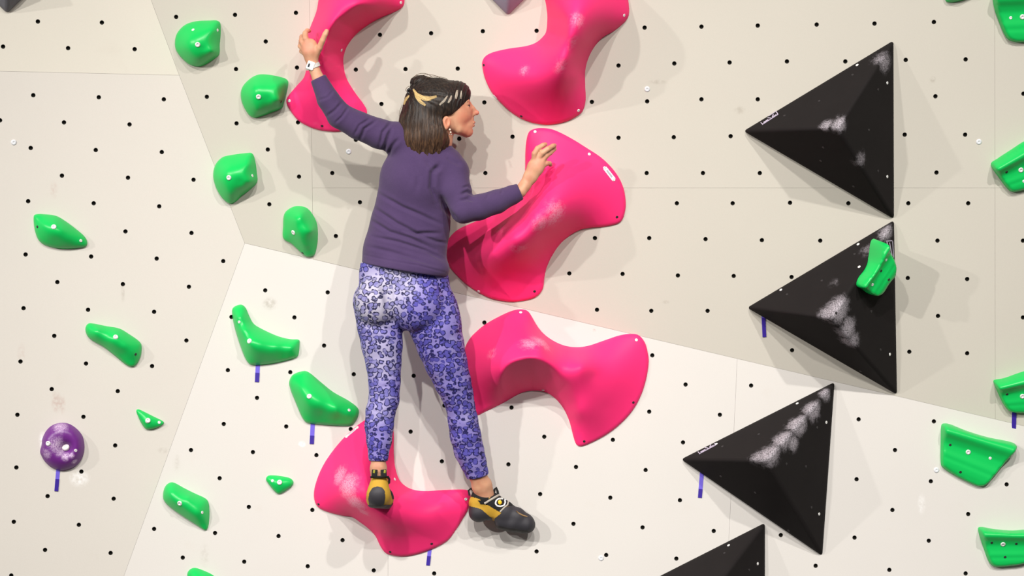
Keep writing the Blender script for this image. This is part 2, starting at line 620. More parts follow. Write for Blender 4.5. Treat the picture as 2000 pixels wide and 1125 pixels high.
def build_hold(name, outline, face, ctrl, mat, edge=0.008, spacing=0.0085, rim=0.010, lam=0.0, base=0.0, prof=None, under=None):
    """moulded hold: smooth plan outline on the wall, surface through the given height points"""
    uv = np.array([face.uv(face.hit(*q)) for q in outline])
    R = resample(catmull(uv, 8), spacing)
    if area2(R) < 0:
        R = R[::-1]
    C = list(R[::2])
    H = [edge] * len(C)
    for (px, py, h) in ctrl:
        C.append(face.uv(face.hit(px, py, h)))
        H.append(h)
    nb = len(C) - len(ctrl)
    f = tps(np.array(C), np.array(H), np.array([lam * 0.02] * nb + [lam] * len(ctrl)))
    I = inset(R, 0.0035)
    lo, hi = I.min(0), I.max(0)
    pts = []
    row = 0
    y = lo[1]
    while y < hi[1]:
        x = lo[0] + (spacing / 2 if row % 2 else 0)
        while x < hi[0]:
            pts.append((x, y))
            x += spacing
        y += spacing * 0.866
        row += 1
    pts = np.array(pts)
    il = [tuple(q) for q in I]
    pts = pts[in_poly_many(pts, il)]
    pts = pts[dist_to_outline(pts, I) > spacing * 0.45]
    verts = [Vector(q) for q in I] + [Vector(p) for p in pts]
    n0 = len(I)
    r2 = delaunay_2d_cdt(verts, [(i, (i + 1) % n0) for i in range(n0)], [], 1, 1e-7)
    vo = np.array([[v.x, v.y] for v in r2[0]])
    dd = dist_to_outline(vo, R)
    if prof:                           # edge hold: one section swept along its lip
        a, b, c, d_ = [face.uv(face.hit(*q)) for q in prof]

        def ldist(p0, p1):
            e = (p1 - p0) / np.linalg.norm(p1 - p0)
            return np.abs((vo - p0) @ np.array([-e[1], e[0]]))
        d0, d1 = ldist(a, b), ldist(c, d_)
        tt = d0 / np.maximum(1e-6, d0 + d1)
        xs = np.linspace(0, 1, 101)
        ys = np.interp(xs, [0, .06, .13, .20, .30, .42, .55, .66, .70, .74, .80, .92, 1], [.030, .054, .066, .062, .046, .035, .033, .034, .033, .030, .0315, .027, .020])
        ys = np.convolve(np.pad(ys, 3, mode='edge'), np.ones(7) / 7, 'valid')
        hh = np.interp(tt, xs, ys)
    else:
        hh = np.maximum(f(vo), 0.004)
    if under:                          # a scooped flank: ramp from one side of the outline, meeting the top in a crest
        ln, slope = under
        L = np.array([face.uv(face.hit(*q)) for q in ln])
        dl, _ = seg_dist(vo, L)
        hu = edge + slope * dl
        kk = 0.014
        m = np.clip(0.5 + 0.5 * (hu - hh) / kk, 0, 1)
        hh = hu * (1 - m) + hh * m - kk * m * (1 - m)
        hh = np.maximum(hh, 0.004)
    # rounded rim
    t = np.clip(dd / rim, 0, 1)
    hh = hh * np.sqrt(np.clip(1 - (1 - t) ** 2, 0, 1)) * 1.0
    hh = np.maximum(hh, 0.003)
    V = [face.w(p[0], p[1], h) for p, h in zip(vo, hh)]
    tri = np.array([list(q) for q in r2[2]])
    faces = tri[in_poly_many(vo[tri].mean(axis=1), il)].tolist()
    k = len(V)
    order = [int(np.argmin(np.sum((vo - q) ** 2, axis=1))) for q in I]
    if isinstance(base, Plane):        # seat the rim on another object's face
        kk = np.dot(face.n, base.n)
        for q in R:
            p0 = face.w(q[0], q[1], 0.0)
            V.append(p0 - face.n * (max(0.0, np.dot(p0 - base.p, base.n) / kk) + 0.004))
    else:
        V += [face.w(q[0], q[1], base) for q in R]
    for i in range(n0):
        j = (i + 1) % n0
        faces.append([order[i], k + i, k + j, order[j]])
    c = uv.mean(axis=0)
    o = mesh_obj(name, V, faces, mat, None, face.w(c[0], c[1], 0))
    # smooth the heights a little
    BVH[o.name] = BVHTree.FromPolygons([Vector(v) for v in V], faces)
    return o


def surf(o, px, py):
    r = Vector(raydir(px, py)).normalized()
    loc, n, i, d = BVH[o.name].ray_cast(Vector(CAM), r)
    if loc is None:
        return None, None
    if n.dot(r) > 0:
        n = -n
    return loc, n


def bolts(o, big=(), small=(), dark=()):
    for lst, me, nm in ((big, ME_BOLT, 'bolt'), (small, ME_WASHER, 'screw'), (dark, ME_DSCREW, 'screw')):
        for (px, py) in lst:
            p, n = surf(o, px, py)
            if p is not None:
                b = put(me, nm, p, n, o)
                b.scale = (1, 1, 1)


def local(face, o_center_px, p):
    """chalk spot position in the hold's own coordinates"""
    return p


def crop(x0, y0, k, pts):
    return [(x0 + a / k, y0 + b / k) for a, b in pts]


def spots_for(face, outline, items):
    uv = np.array([face.uv(face.hit(*q)) for q in outline])
    c = face.w(*uv.mean(axis=0))
    return [(tuple(face.hit(px, py, h) - c), r * S, s) for (px, py, h, r, s) in items]


PINK = (255, 51, 122)
M_STICK = plain('white_plate', (240, 235, 240), 0.35)
M_STICK_GREY = plain('grey_print', (176, 178, 186), 0.5)
M_STICK_LILAC = plain('lilac_print', (196, 184, 206), 0.5)


def strip_on(o, name, pts, width, mat, parent, thick=0.0012, lift=0.0004):
    """thin strip laid along a line of photo points on the surface of hold o"""
    P = [surf(o, *p) for p in pts]
    P = [(Vector(a), b) for a, b in P if a is not None]
    if len(P) < 2:
        return None
    bm = bmesh.new()
    rings = []
    for i, (p, n) in enumerate(P):
        d = (P[min(i + 1, len(P) - 1)][0] - P[max(i - 1, 0)][0]).normalized()
        s = d.cross(n).normalized() * width * S / 2
        rings.append([bm.verts.new(p + s + n * (thick + lift)), bm.verts.new(p - s + n * (thick + lift)),
                      bm.verts.new(p - s - n * 0.0015), bm.verts.new(p + s - n * 0.0015)])
    for a, b in zip(rings, rings[1:]):
        for i in range(4):
            bm.faces.new((a[i], a[(i + 1) % 4], b[(i + 1) % 4], b[i]))
    bm.faces.new(rings[0])
    bm.faces.new(rings[-1][::-1])
    return bm_obj(name, bm, mat, parent, None, False)


def lerp(a, b, n):
    return [(a[0] + (b[0] - a[0]) * i / (n - 1), a[1] + (b[1] - a[1]) * i / (n - 1)) for i in range(n)]


def name_plate(o, a, b, wd):
    """long narrow maker's plate: white strip with round ends and a grey line of print"""
    pl = strip_on(o, 'name_plate', lerp(a, b, 7), wd, M_STICK, o)
    pl['label'] = 'narrow white maker plate'
    q = lambda t: (a[0] + (b[0] - a[0]) * t, a[1] + (b[1] - a[1]) * t)
    strip_on(o, 'print_line', lerp(q(0.2), q(0.78), 6), wd * 0.42, M_STICK_GREY, pl, 0.0016)
    for e in (a, b):
        p, n = surf(o, *e)
        if p is not None:
            put(ME_WASHER, 'screw', p + n * 0.001, n, o)


# pink spools ---------------------------------------------------------------
o1 = [(640, -90), (628, -40), (622, 0), (617, 25), (603, 62), (597, 95), (599, 125), (594, 150), (580, 167), (563, 187), (559, 197),
      (563, 210), (580, 233), (600, 246), (627, 255), (663, 257), (692, 248), (712, 232), (717, 218), (710, 203), (693, 180), (677, 153),
      (671, 127), (672, 107), (680, 87), (700, 63), (733, 40), (767, 25), (784, 16), (790, 3), (786, -25), (765, -65), (725, -95), (680, -105)]
c1 = [(655, 55, .150), (628, 105, .115), (610, 92, .075), (612, 120, .085), (630, 150, .085), (640, 205, .04), (702, 18, .140), (740, 0, .09), (700, -50, .05),
      (655, 110, .10), (640, 20, .10), (600, 205, .03), (680, 210, .03)]
o2 = [(1227, 0), (1229, 23), (1225, 37), (1213, 50), (1197, 62), (1178, 73), (1160, 93), (1148, 117), (1143, 140), (1143, 167), (1144, 193),
      (1140, 213), (1130, 225), (1107, 237), (1080, 243), (1057, 243), (1030, 237), (1003, 223), (980, 203), (960, 180), (947, 153), (942, 130),
      (942, 120), (948, 110), (963, 102), (993, 95), (1027, 90), (1047, 83), (1060, 72), (1067, 60), (1069, 33), (1067, 13), (1063, -15),
      (1068, -45), (1095, -70), (1150, -75), (1205, -50), (1222, -20)]
c2 = [(1120, 20, .175), (1112, 70, .19), (1103, 115, .18), (1075, 142, .14), (1020, 138, .085), (1100, 185, .075), (1050, 205, .045),
      (985, 150, .05), (1170, 10, .11), (1125, -35, .10), (1090, 40, .12), (1140, 80, .13), (1122, 150, .10)]
o3 = [(1033, 258), (1043, 252), (1057, 250), (1080, 253), (1110, 267), (1143, 287), (1177, 310), (1203, 338), (1217, 365), (1222, 392),
      (1221, 412), (1215, 430), (1203, 438), (1177, 443), (1153, 445), (1133, 449), (1113, 460), (1093, 478), (1077, 502), (1067, 525),
      (1063, 545), (1061, 562), (1053, 575), (1040, 583), (1017, 588), (993, 589), (960, 583), (933, 570), (908, 553), (880, 524), (868, 500),
      (872, 474), (892, 450), (930, 432), (970, 414), (1000, 393), (1018, 370), (1025, 340), (1026, 300), (1028, 275)]
c3 = [(1045, 425, .175), (1005, 465, .175), (1085, 385, .125), (1120, 335, .06), (1080, 310, .05), (1150, 390, .055), (960, 500, .11),
      (985, 545, .035), (930, 495, .07), (1165, 350, .035), (1060, 460, .115), (1040, 500, .075), (1005, 520, .07), (1100, 425, .10)]
o4 = [(1017, 604), (1030, 607), (1038, 617), (1047, 633), (1060, 650), (1080, 665), (1103, 675), (1127, 678), (1150, 675), (1180, 665),
      (1210, 655), (1233, 652), (1248, 655), (1260, 670), (1266, 693), (1267, 710), (1263, 737), (1253, 770), (1237, 800), (1213, 827),
      (1183, 850), (1150, 867), (1133, 872), (1125, 867), (1120, 853), (1112, 823), (1100, 797), (1083, 777), (1063, 765), (1040, 763),
      (1017, 768), (983, 787), (950, 803), (930, 812), (916, 803), (905, 770), (900, 730), (905, 690), (915, 665), (930, 648), (950, 632),
      (977, 617), (1000, 607)]
c4 = [(945, 715, .085), (975, 695, .125), (1010, 688, .15), (1040, 690, .155), (1070, 704, .142), (1094, 728, .115), (1112, 760, .082), (1124, 805, .052),
      (1020, 640, .06), (1060, 668, .10), (1160, 735, .085), (1205, 735, .05), (925, 730, .05), (1185, 795, .04), (1135, 712, .115), (1000, 735, .15), (1050, 740, .15)]
UNDER = {3: ([(1127, 869), (1120, 853), (1112, 823), (1100, 797), (1083, 777), (1063, 765), (1040, 763), (1017, 768), (983, 787), (950, 803), (930, 812)], 1.75),
         0: ([(717, 218), (710, 203), (693, 180), (677, 153), (671, 127), (672, 107), (680, 87), (700, 63), (733, 40), (767, 25), (784, 16)], 2.7),
         1: ([(1063, -15), (1067, 13), (1069, 33), (1067, 60), (1060, 72), (1047, 83)], 3.0)}
o5 = [(712, 821), (693, 835), (667, 860), (643, 890), (627, 917), (617, 943), (613, 963), (615, 980), (623, 992), (640, 1000), (667, 1007),
      (687, 1010), (703, 1020), (720, 1033), (733, 1047), (743, 1067), (753, 1080), (767, 1085), (787, 1087), (813, 1083), (843, 1073),
      (873, 1057), (890, 1036), (905, 1012), (914, 996), (918, 980), (919, 966), (914, 958), (902, 956), (867, 957), (833, 959), (810, 957),
      (793, 950), (780, 937), (772, 913), (769, 883), (769, 850), (766, 828), (755, 812), (735, 809)]
c5 = [(728, 975, .135), (705, 955, .14), (760, 990, .12), (690, 900, .07), (660, 930, .055), (722, 890, .07), (820, 1010, .065), (800, 1045, .04),
      (860, 990, .045), (748, 1020, .10), (650, 960, .05), (690, 985, .10), (735, 920, .08), (790, 970, .075)]
PK = [
    ('spool shaped pink hold gripped by the hand with the watch', o1, FACE_MAIN, c1, [(620, 250, .01, 20, .2)],
     ((783, 5),), ((667, 98), (565, 197)), ((629, 246),)),
    ('spool shaped pink hold at the top, right of the face', o2, FACE_MAIN, c2,
     [(1126, 40, .17, 22, .8), (1126, 90, .18, 25, .7), (1095, 137, .17, 30, .65), (1025, 138, .08, 18, .6)],
     (), ((1219, 30), (1130, 216)), ((945, 127), (1018, 227))),
    ('spool shaped pink hold under the raised hand', o3, FACE_MAIN, c3,
     [(1085, 420, .13, 40, .75), (1060, 440, .16, 30, .7), (1015, 482, .14, 25, .6), (970, 440, .10, 30, .4)],
     ((1045, 257), (1151, 301)), ((935, 569),), ((1205, 424), (1044, 569))),
    ('spool shaped pink hold with dark hollow underside beside the knee', o4, FACE_LOW, c4,
     [(1060, 665, .1, 36, .75), (1035, 668, .13, 30, .75), (1100, 688, .18, 26, .6), (960, 690, .1, 20, .4)],
     ((1017, 610), (1243, 664)), ((1061, 762),), ((1237, 786), (1141, 862))),
    ('spool shaped pink hold at the bottom carrying the left shoe', o5, FACE_LOW, c5,
     [(680, 950, .1, 42, 1.0), (690, 985, .11, 36, 1.05), (668, 930, .06, 30, .9), (705, 1005, .09, 24, .8)],
     ((771, 936), (910, 975)), (), ((622, 985), (762, 1078), (843, 1062))),
]
HOLD = {}
PLAM = [3e-4, 1.5e-3, 1.5e-3, 1e-4, 1.5e-3]
for i, (lb, ol, fc, ct, sp, b, s, d) in enumerate(PK):
    m = resin_mat('pink_resin', PINK, 0.5, 0.2, spots_for(fc, ol, [(x, y, z * 1.4, r, k) for (x, y, z, r, k) in sp]), chalk=(255, 190, 214), chalk_amt=0.75, var=0.95, nscale=60)
    ct = [(x, y, z * 1.4) for (x, y, z) in ct]
    h = build_hold('climbing_hold', ol, fc, ct, m, edge=0.009, spacing=0.0062, lam=PLAM[i], under=UNDER.get(i))
    tag(h, lb, 'climbing hold', 'large pink spool holds')
    bolts(h, (), list(b) + list(s), d)
    HOLD[i] = h
name_plate(HOLD[2], (1181, 328), (1199, 351), 8.5)
name_plate(HOLD[1], (961, 182), (979, 203), 5)
name_plate(HOLD[4], (677, 853), (698, 835), 5)

# green holds ---------------------------------------------------------------
GREEN = (12, 197, 90)
G = [
    # label, outline, face, ctrl, bolts, small, dark, spots
    ('rounded green hold at upper left beside the crease, top of four',
     crop(0, 0, 3, [(1025, 240), (1040, 190), (1085, 145), (1150, 124), (1230, 120), (1270, 120), (1291, 138), (1293, 200), (1288, 260),
                    (1285, 318), (1250, 350), (1200, 380), (1160, 390), (1110, 378), (1060, 335), (1030, 290)]),
     FACE_MAIN, [(383, 92, .085), (372, 75, .075), (400, 95, .075), (420, 98, .055), (400, 60, .06), (420, 60, .045), (360, 95, .06), (388, 116, .058), (412, 108, .052)],
     [(386, 87)], [(377, 58), (425, 59)], [], []),
    ('rounded green hold left of the big pink hold the hand grips',
     crop(400, 0, 3, [(210, 560), (220, 510), (260, 465), (310, 438), (370, 437), (440, 450), (480, 465), (490, 490), (480, 540), (465, 600),
                      (450, 635), (390, 660), (320, 685), (290, 690), (260, 675), (225, 620)]),
     FACE_MAIN, [(505, 190, .085), (500, 170, .078), (525, 192, .075), (548, 195, .055), (525, 165, .06), (545, 165, .05), (485, 190, .06), (505, 215, .058), (538, 206, .05)],
     [(505, 189)], [], [(549, 199)], []),
    ('rounded green hold sitting across the crease at left',
     [(416, 343), (420, 323), (433, 308), (450, 303), (480, 299), (493, 300), (499, 317), (502, 340), (503, 353), (497, 363), (483, 375),
      (473, 382), (463, 392), (450, 398), (437, 390), (427, 377), (420, 362)],
     FACE_MAIN, [(450, 350, .085), (445, 332, .075), (470, 355, .075), (492, 352, .055), (475, 320, .06), (490, 320, .045), (430, 350, .06), (452, 380, .055), (478, 366, .055)],
     [(447, 347)], [(493, 343)], [], []),
    ('upright egg shaped green hold beside the sweater, lowest on the darker facet',
     crop(400, 375, 3, [(458, 200), (465, 130), (500, 95), (545, 82), (600, 95), (640, 145), (660, 200), (662, 280), (650, 350), (635, 375),
                        (600, 380), (570, 360), (510, 305), (460, 272)]),
     FACE_MAIN, [(585, 440, .09), (588, 420, .078), (600, 455, .085), (602, 480, .05), (570, 435, .065), (580, 465, .06), (612, 450, .06), (610, 478, .035), (562, 455, .035)],
     [(573, 454)], [], [(591, 494)], []),
    ('leaf shaped green hold high on the left facet',
     crop(0, 375, 3, [(197, 145), (215, 130), (260, 130), (330, 140), (390, 175), (450, 220), (495, 260), (512, 295), (505, 318), (470, 328),
                      (400, 333), (330, 330), (265, 312), (225, 280), (203, 220)]),
     FACE_LEFT, [(105, 440, .06), (120, 450, .062), (138, 462, .045), (85, 438, .045), (155, 472, .028), (110, 468, .045), (130, 476, .035)],
     [(105, 443)], [(158, 470)], [(73, 443)], []),
    ('slanted oblong green hold halfway down the left facet',
     crop(0, 375, 3, [(500, 800), (515, 772), (545, 770), (620, 785), (700, 800), (760, 835), (810, 870), (830, 900), (825, 960), (800, 1010),
                      (770, 1025), (735, 1010), (680, 965), (610, 910), (540, 870), (510, 840)]),
     FACE_LEFT, [(190, 645, .045), (225, 660, .06), (245, 675, .055), (262, 690, .035), (240, 690, .035)],
     [(226, 658)], [], [(265, 692)], []),
    ('curved boomerang shaped green hold with two arms above a tape strip',
     crop(400, 375, 3, [(160, 690), (180, 668), (215, 660), (240, 680), (262, 730), (290, 775), (350, 810), (430, 845), (500, 862), (550, 865),
                        (556, 890), (550, 950), (535, 970), (470, 990), (380, 1008), (300, 1015), (265, 1010), (240, 980), (215, 920), (185, 830), (165, 750)]),
     FACE_LOW, [(468, 620, .05), (478, 645, .065), (490, 670, .085), (510, 672, .08), (540, 676, .06), (570, 680, .045), (495, 690, .06), (520, 695, .05), (478, 665, .06), (555, 692, .035)],
     [(487, 666)], [(467, 629)], [], []),
    ('glossy green teardrop hold with tape below, left of the calf',
     [(565, 745), (572, 732), (590, 725), (603, 727), (625, 745), (650, 765), (680, 782), (698, 796), (701, 808), (695, 822), (685, 831),
      (660, 832), (620, 829), (600, 826), (590, 815), (577, 785), (567, 760)],
     FACE_LOW, [(590, 755, .065), (604, 775, .085), (625, 785, .08), (655, 797, .065), (682, 805, .04), (605, 795, .07), (630, 808, .05), (660, 817, .035), (590, 785, .055)],
     [(604, 774)], [(682, 801)], [], []),
    ('tiny green triangular hold above the lower left crease',
     crop(0, 750, 3, [(798, 160), (810, 148), (840, 160), (900, 190), (950, 215), (962, 228), (945, 245), (905, 262), (865, 267), (845, 255), (820, 215)]),
     FACE_LEFT, [(288, 822, .028), (300, 828, .022), (278, 812, .018)], [(289, 821)], [(311, 825)], [], []),
    ('smooth green oblong hold low at left, right of the crease',
     crop(0, 750, 3, [(955, 650), (965, 605), (990, 580), (1020, 578), (1080, 610), (1140, 640), (1200, 668), (1222, 695), (1228, 760), (1222, 830),
                      (1210, 857), (1190, 852), (1140, 820), (1070, 775), (1000, 725), (962, 685)]),
     FACE_LOW, [(345, 975, .06), (365, 985, .065), (390, 1000, .055), (335, 960, .05), (400, 1015, .03), (370, 970, .045), (355, 995, .045)],
     [(351, 983)], [(395, 1001)], [], []),
    ('tiny rounded green hold left of the lowest pink hold',
     crop(400, 750, 3, [(358, 560), (370, 538), (400, 535), (450, 540), (500, 552), (520, 575), (510, 600), (470, 630), (435, 645), (410, 630), (380, 595)]),
     FACE_LOW, [(545, 942, .03), (532, 940, .022), (560, 944, .022)], [(546, 942)], [(532, 939)], [], []),
    ('green hold cut off by the bottom edge at left',
     [(366, 1126), (369, 1114), (380, 1109), (397, 1114), (417, 1124), (432, 1140), (428, 1160), (405, 1168), (378, 1152)],
     FACE_LOW, [(395, 1135, .05), (380, 1125, .035), (412, 1145, .035)], [(400, 1140)], [], [], []),
    ('green edge hold cut off at the top right corner',
     [(1940, 8), (1943, -18), (1990, -28), (2045, -22), (2052, 10), (2036, 50), (2016, 78), (1992, 83), (1972, 79), (1962, 68), (1950, 40)],
     FACE_MAIN, [(1950, -5, .06), (1965, 0, .075), (1990, 0, .08), (2020, 0, .08), (1970, 25, .04), (1995, 30, .038), (2020, 28, .04), (1985, 55, .05), (2010, 55, .05), (1980, 70, .025), (2005, 70, .025)],
     [(1997, 33)], [(1974, 35)], [], []),
    ('slanted green edge hold cut off at the right, level with the upper black volume',
     [(1935, 322), (1949, 309), (1975, 292), (2000, 276), (2030, 264), (2048, 285), (2042, 330), (2027, 360), (2000, 371), (1978, 375),
      (1967, 368), (1953, 350)],
     FACE_MAIN, [(1950, 320, .06), (1970, 306, .075), (2000, 292, .08), (2028, 282, .075), (1965, 338, .04), (1990, 330, .04), (2015, 320, .045), (1980, 355, .05), (2005, 350, .05), (1982, 367, .022)],
     [(1994, 332)], [(2000, 354)], [(1966, 336)], []),
    ('green edge hold at right above a tape strip',
     [(1940, 745), (1946, 741), (1962, 738), (2000, 725), (2035, 718), (2052, 738), (2042, 780), (2020, 803), (1990, 806), (1972, 803), (1960, 790), (1950, 770)],
     FACE_MAIN, [(1955, 752, .06), (1980, 746, .075), (2010, 738, .08), (1970, 768, .042), (1998, 765, .04), (2020, 762, .045), (1980, 787, .055), (2005, 785, .055), (1985, 799, .022)],
     [(1997, 774)], [], [(1967, 770)], []),
    ('wide green edge hold with four fixings, right of the black volumes',
     [(1838, 833), (1843, 827), (1857, 829), (1890, 842), (1930, 854), (1970, 862), (1983, 868), (1980, 878), (1960, 905), (1940, 930), (1925, 947),
      (1912, 950), (1895, 944), (1865, 929), (1842, 914), (1837, 902), (1837, 865)],
     FACE_LOW, [(1850, 845, .06), (1880, 856, .075), (1920, 868, .08), (1958, 876, .06), (1855, 875, .042), (1890, 884, .040), (1930, 895, .042), (1855, 900, .045), (1890, 912, .05), (1925, 922, .045), (1905, 938, .022)],
     [(1891, 883)], [(1934, 895)], [(1856, 869), (1876, 922)], []),
    ('green edge hold with four fixings at the bottom right corner',
     [(1910, 1035), (1916, 1029), (1940, 1033), (1975, 1036), (2005, 1034), (2035, 1034), (2047, 1045), (2032, 1075), (2012, 1092), (1995, 1102),
      (1960, 1107), (1940, 1106), (1930, 1095), (1920, 1068)],
     FACE_LOW, [(1925, 1045, .06), (1950, 1047, .075), (1985, 1048, .08), (2020, 1047, .075), (1938, 1062, .045), (1960, 1063, .042), (1990, 1063, .042), (1945, 1085, .05), (1975, 1085, .05), (1955, 1099, .02)],
     [(1959, 1063)], [], [(1937, 1060), (1985, 1062), (1963, 1088)], []),
    ('green hold peeping in at the top edge, right of the black volumes',
     [(1840, -25), (1846, 0), (1855, 5), (1875, 2), (1902, -8), (1912, -30), (1885, -48), (1852, -45)],
     FACE_MAIN, [(1872, -22, .06), (1860, -12, .045), (1885, -28, .05)], [(1872, -24)], [], [], []),
]
EDGE = {
    'green edge hold cut off at the top right corner': [(1942, -20), (2050, -24), (1970, 84), (2015, 82)],
    'slanted green edge hold cut off at the right, level with the upper black volume': [(1935, 321), (2030, 262), (1972, 377), (2030, 362)],
    'green edge hold at right above a tape strip': [(1940, 743), (2037, 716), (1965, 807), (2025, 806)],
    'wide green edge hold with four fixings, right of the black volumes': [(1840, 826), (1983, 866), (1838, 913), (1925, 952)],
    'green edge hold with four fixings at the bottom right corner': [(1912, 1029), (2040, 1033), (1930, 1108), (2005, 1106)],
}
M_GREEN = resin_mat('green_resin', GREEN, 0.36, 0.45, var=0.93)
for (lb, ol, fc, ct, b, s, d, sp) in G:
    h = build_hold('climbing_hold', ol, fc, ct, M_GREEN, edge=0.012, spacing=0.0062, rim=0.010, lam=2e-5, prof=EDGE.get(lb))
    tag(h, lb, 'climbing hold', 'green holds on the wall')
    bolts(h, b, s, d)

# purple disc ---------------------------------------------------------------
op = crop(60, 810, 7.03, [(158, 335), (200, 240), (260, 170), (340, 125), (440, 110), (540, 130), (640, 200), (710, 290), (737, 400), (735, 500), (700, 610),
                          (640, 690), (560, 740), (450, 768), (380, 765), (280, 720), (200, 650), (150, 570), (128, 505), (150, 410)])
pc = [(129, 875, .012)] + [(129 + 9 * math.cos(a), 875 + 9 * math.sin(a), .03) for a in np.linspace(0, 6.28, 8, endpoint=False)] + \
     [(123 + 24 * math.cos(a), 872 + 25 * math.sin(a), .044) for a in np.linspace(0, 6.28, 12, endpoint=False)] + \
     [(122 + 36 * math.cos(a), 872 + 38 * math.sin(a), .03) for a in np.linspace(0, 6.28, 14, endpoint=False)]
mp = resin_mat('purple_resin', (112, 42, 134), 0.4, 0.45,
               spots_for(FACE_LEFT, op, [(110, 868, .04, 24, 1.0), (118, 880, .04, 18, 1.1), (117, 830, .03, 26, 1.0), (128, 892, .04, 14, 1.1),
                                         (146, 902, .03, 9, 1.2), (92, 885, .03, 16, .9), (140, 890, .04, 9, 1.1)]),
               chalk=(222, 196, 226), chalk_amt=0.8, var=0.85, nscale=70)
h = build_hold('climbing_hold', op, FACE_LEFT, pc, mp, edge=0.010, spacing=0.0055, rim=0.012)
tag(h, 'round purple disc hold dusted with chalk on the left facet', 'climbing hold')
p_, n_ = surf(h, 129, 875)
bo = put(bolt_mesh('bolt', 7.5 * S, plain('chalky_bolt', (232, 224, 222), 0.6, 0.0), False), 'bolt', p_ + n_ * 0.014, n_, h)
bolts(h, [(94, 866)], [(148, 880)])

# volumes -------------------------------------------------------------------


def build_volume(name, face, corners, apex, mat, rim=0.013, bev=0.012):
    base = [face.hit(*c) for c in corners]
    top = [face.hit(*c, rim) for c in corners]
    ap = face.hit(apex[0], apex[1], apex[2])
    bm = bmesh.new()
    b = [bm.verts.new(p) for p in base]
    t = [bm.verts.new(p) for p in top]
    a = bm.verts.new(ap)
    n = len(b)
    for i in range(n):
        j = (i + 1) % n
        bm.faces.new((b[i], b[j], t[j], t[i]))
        bm.faces.new((t[i], t[j], a))
    bm.faces.new(b[::-1])
    bmesh.ops.recalc_face_normals(bm, faces=bm.faces[:])
    be = [e for e in bm.edges if not (e.verts[0] in b and e.verts[1] in b)]
    bmesh.ops.bevel(bm, geom=be, offset=bev, segments=3, affect='EDGES', profile=0.5, clamp_overlap=True)
    bmesh.ops.triangulate(bm, faces=[f for f in bm.faces if len(f.verts) > 4])
    bmesh.ops.recalc_face_normals(bm, faces=bm.faces[:])
    V = [Vector(v.co) for v in bm.verts]
    bm.verts.index_update()
    F = [[v.index for v in f.verts] for f in bm.faces]
    o = bm_obj(name, bm, mat, None, np.mean(base, axis=0), False)
    for p in o.data.polygons:
        p.use_smooth = p.area < 0.004
    BVH[o.name] = BVHTree.FromPolygons(V, F)
    return o, ap, base


def vol_spots(face, corners, items):
    c = np.mean([face.hit(*q) for q in corners], axis=0)
    return [(tuple(face.hit(px, py, h * 1.45) - c), r * S, s) for (px, py, h, r, s) in items]


BLACK = (38, 35, 35)
V1 = [(1452, 256), (1745, 79), (1746, 428)]
V2 = [(1459, 601), (1746, 430), (1752, 771)]
V3 = [(1330, 897), (1630, 746), (1606, 1086)]
V4 = [(1196, 1172), (1494, 1021), (1494, 1350)]
VOL = [
    ('black triangular pyramid volume at upper right, topmost of the three', FACE_MAIN, V1, (1636, 250, .29),
     [(1640, 240, .19, 30, 1.1), (1610, 238, .17, 24, 1.15), (1632, 222, .18, 26, .9), (1738, 120, .05, 34, 1.0), (1715, 105, .05, 30, .8), (1680, 310, .12, 24, .55)],
     [(1674, 127), (1733, 162), (1733, 345)], [(1665, 146), (1600, 197), (1715, 175), (1532, 226), (1608, 288), (1715, 334), (1667, 364), (1603, 314), (1697, 254)], (1487, 241, 1518, 221)),
    ('black triangular pyramid volume in the middle with a green hold bolted on', FACE_MAIN, V2, (1624, 622, .29),
     [(1640, 600, .18, 46, 1.1), (1615, 605, .18, 34, 1.0), (1655, 640, .15, 34, 1.0), (1660, 665, .13, 30, .9), (1735, 450, .04, 34, 1.25), (1595, 545, .12, 32, .7), (1690, 480, .06, 28, .7), (1625, 545, .1, 20, .5)],
     [(1676, 477), (1525, 566), (1738, 692), (1678, 521)], [(1669, 496), (1537, 575), (1605, 548), (1702, 608), (1720, 683), (1681, 725), (1633, 612)], None),
    ('black triangular pyramid volume at lower right with a broad chalk streak', FACE_LOW, V3, (1497, 899, .29),
     [(1500, 880, .18, 44, 1.15), (1530, 850, .15, 40, 1.3), (1560, 825, .11, 38, 1.35), (1590, 800, .07, 34, 1.2), (1612, 770, .03, 22, 1.0), (1480, 885, .17, 32, .9), (1545, 865, .12, 26, 1.1)],
     [(1557, 788), (1614, 825), (1600, 1004), (1399, 867)], [(1564, 799), (1482, 848), (1596, 835), (1536, 906), (1574, 911), (1475, 962), (1585, 991), (1540, 1036), (1408, 930), (1411, 872)], (1364, 884, 1396, 867)),
    ('black pyramid volume cut off by the bottom edge', FACE_LOW, V4, (1376, 1175, .29), [],
     [(1423, 1065), (1480, 1101)], [(1415, 1080), (1463, 1113)], None),
]
volumes = []
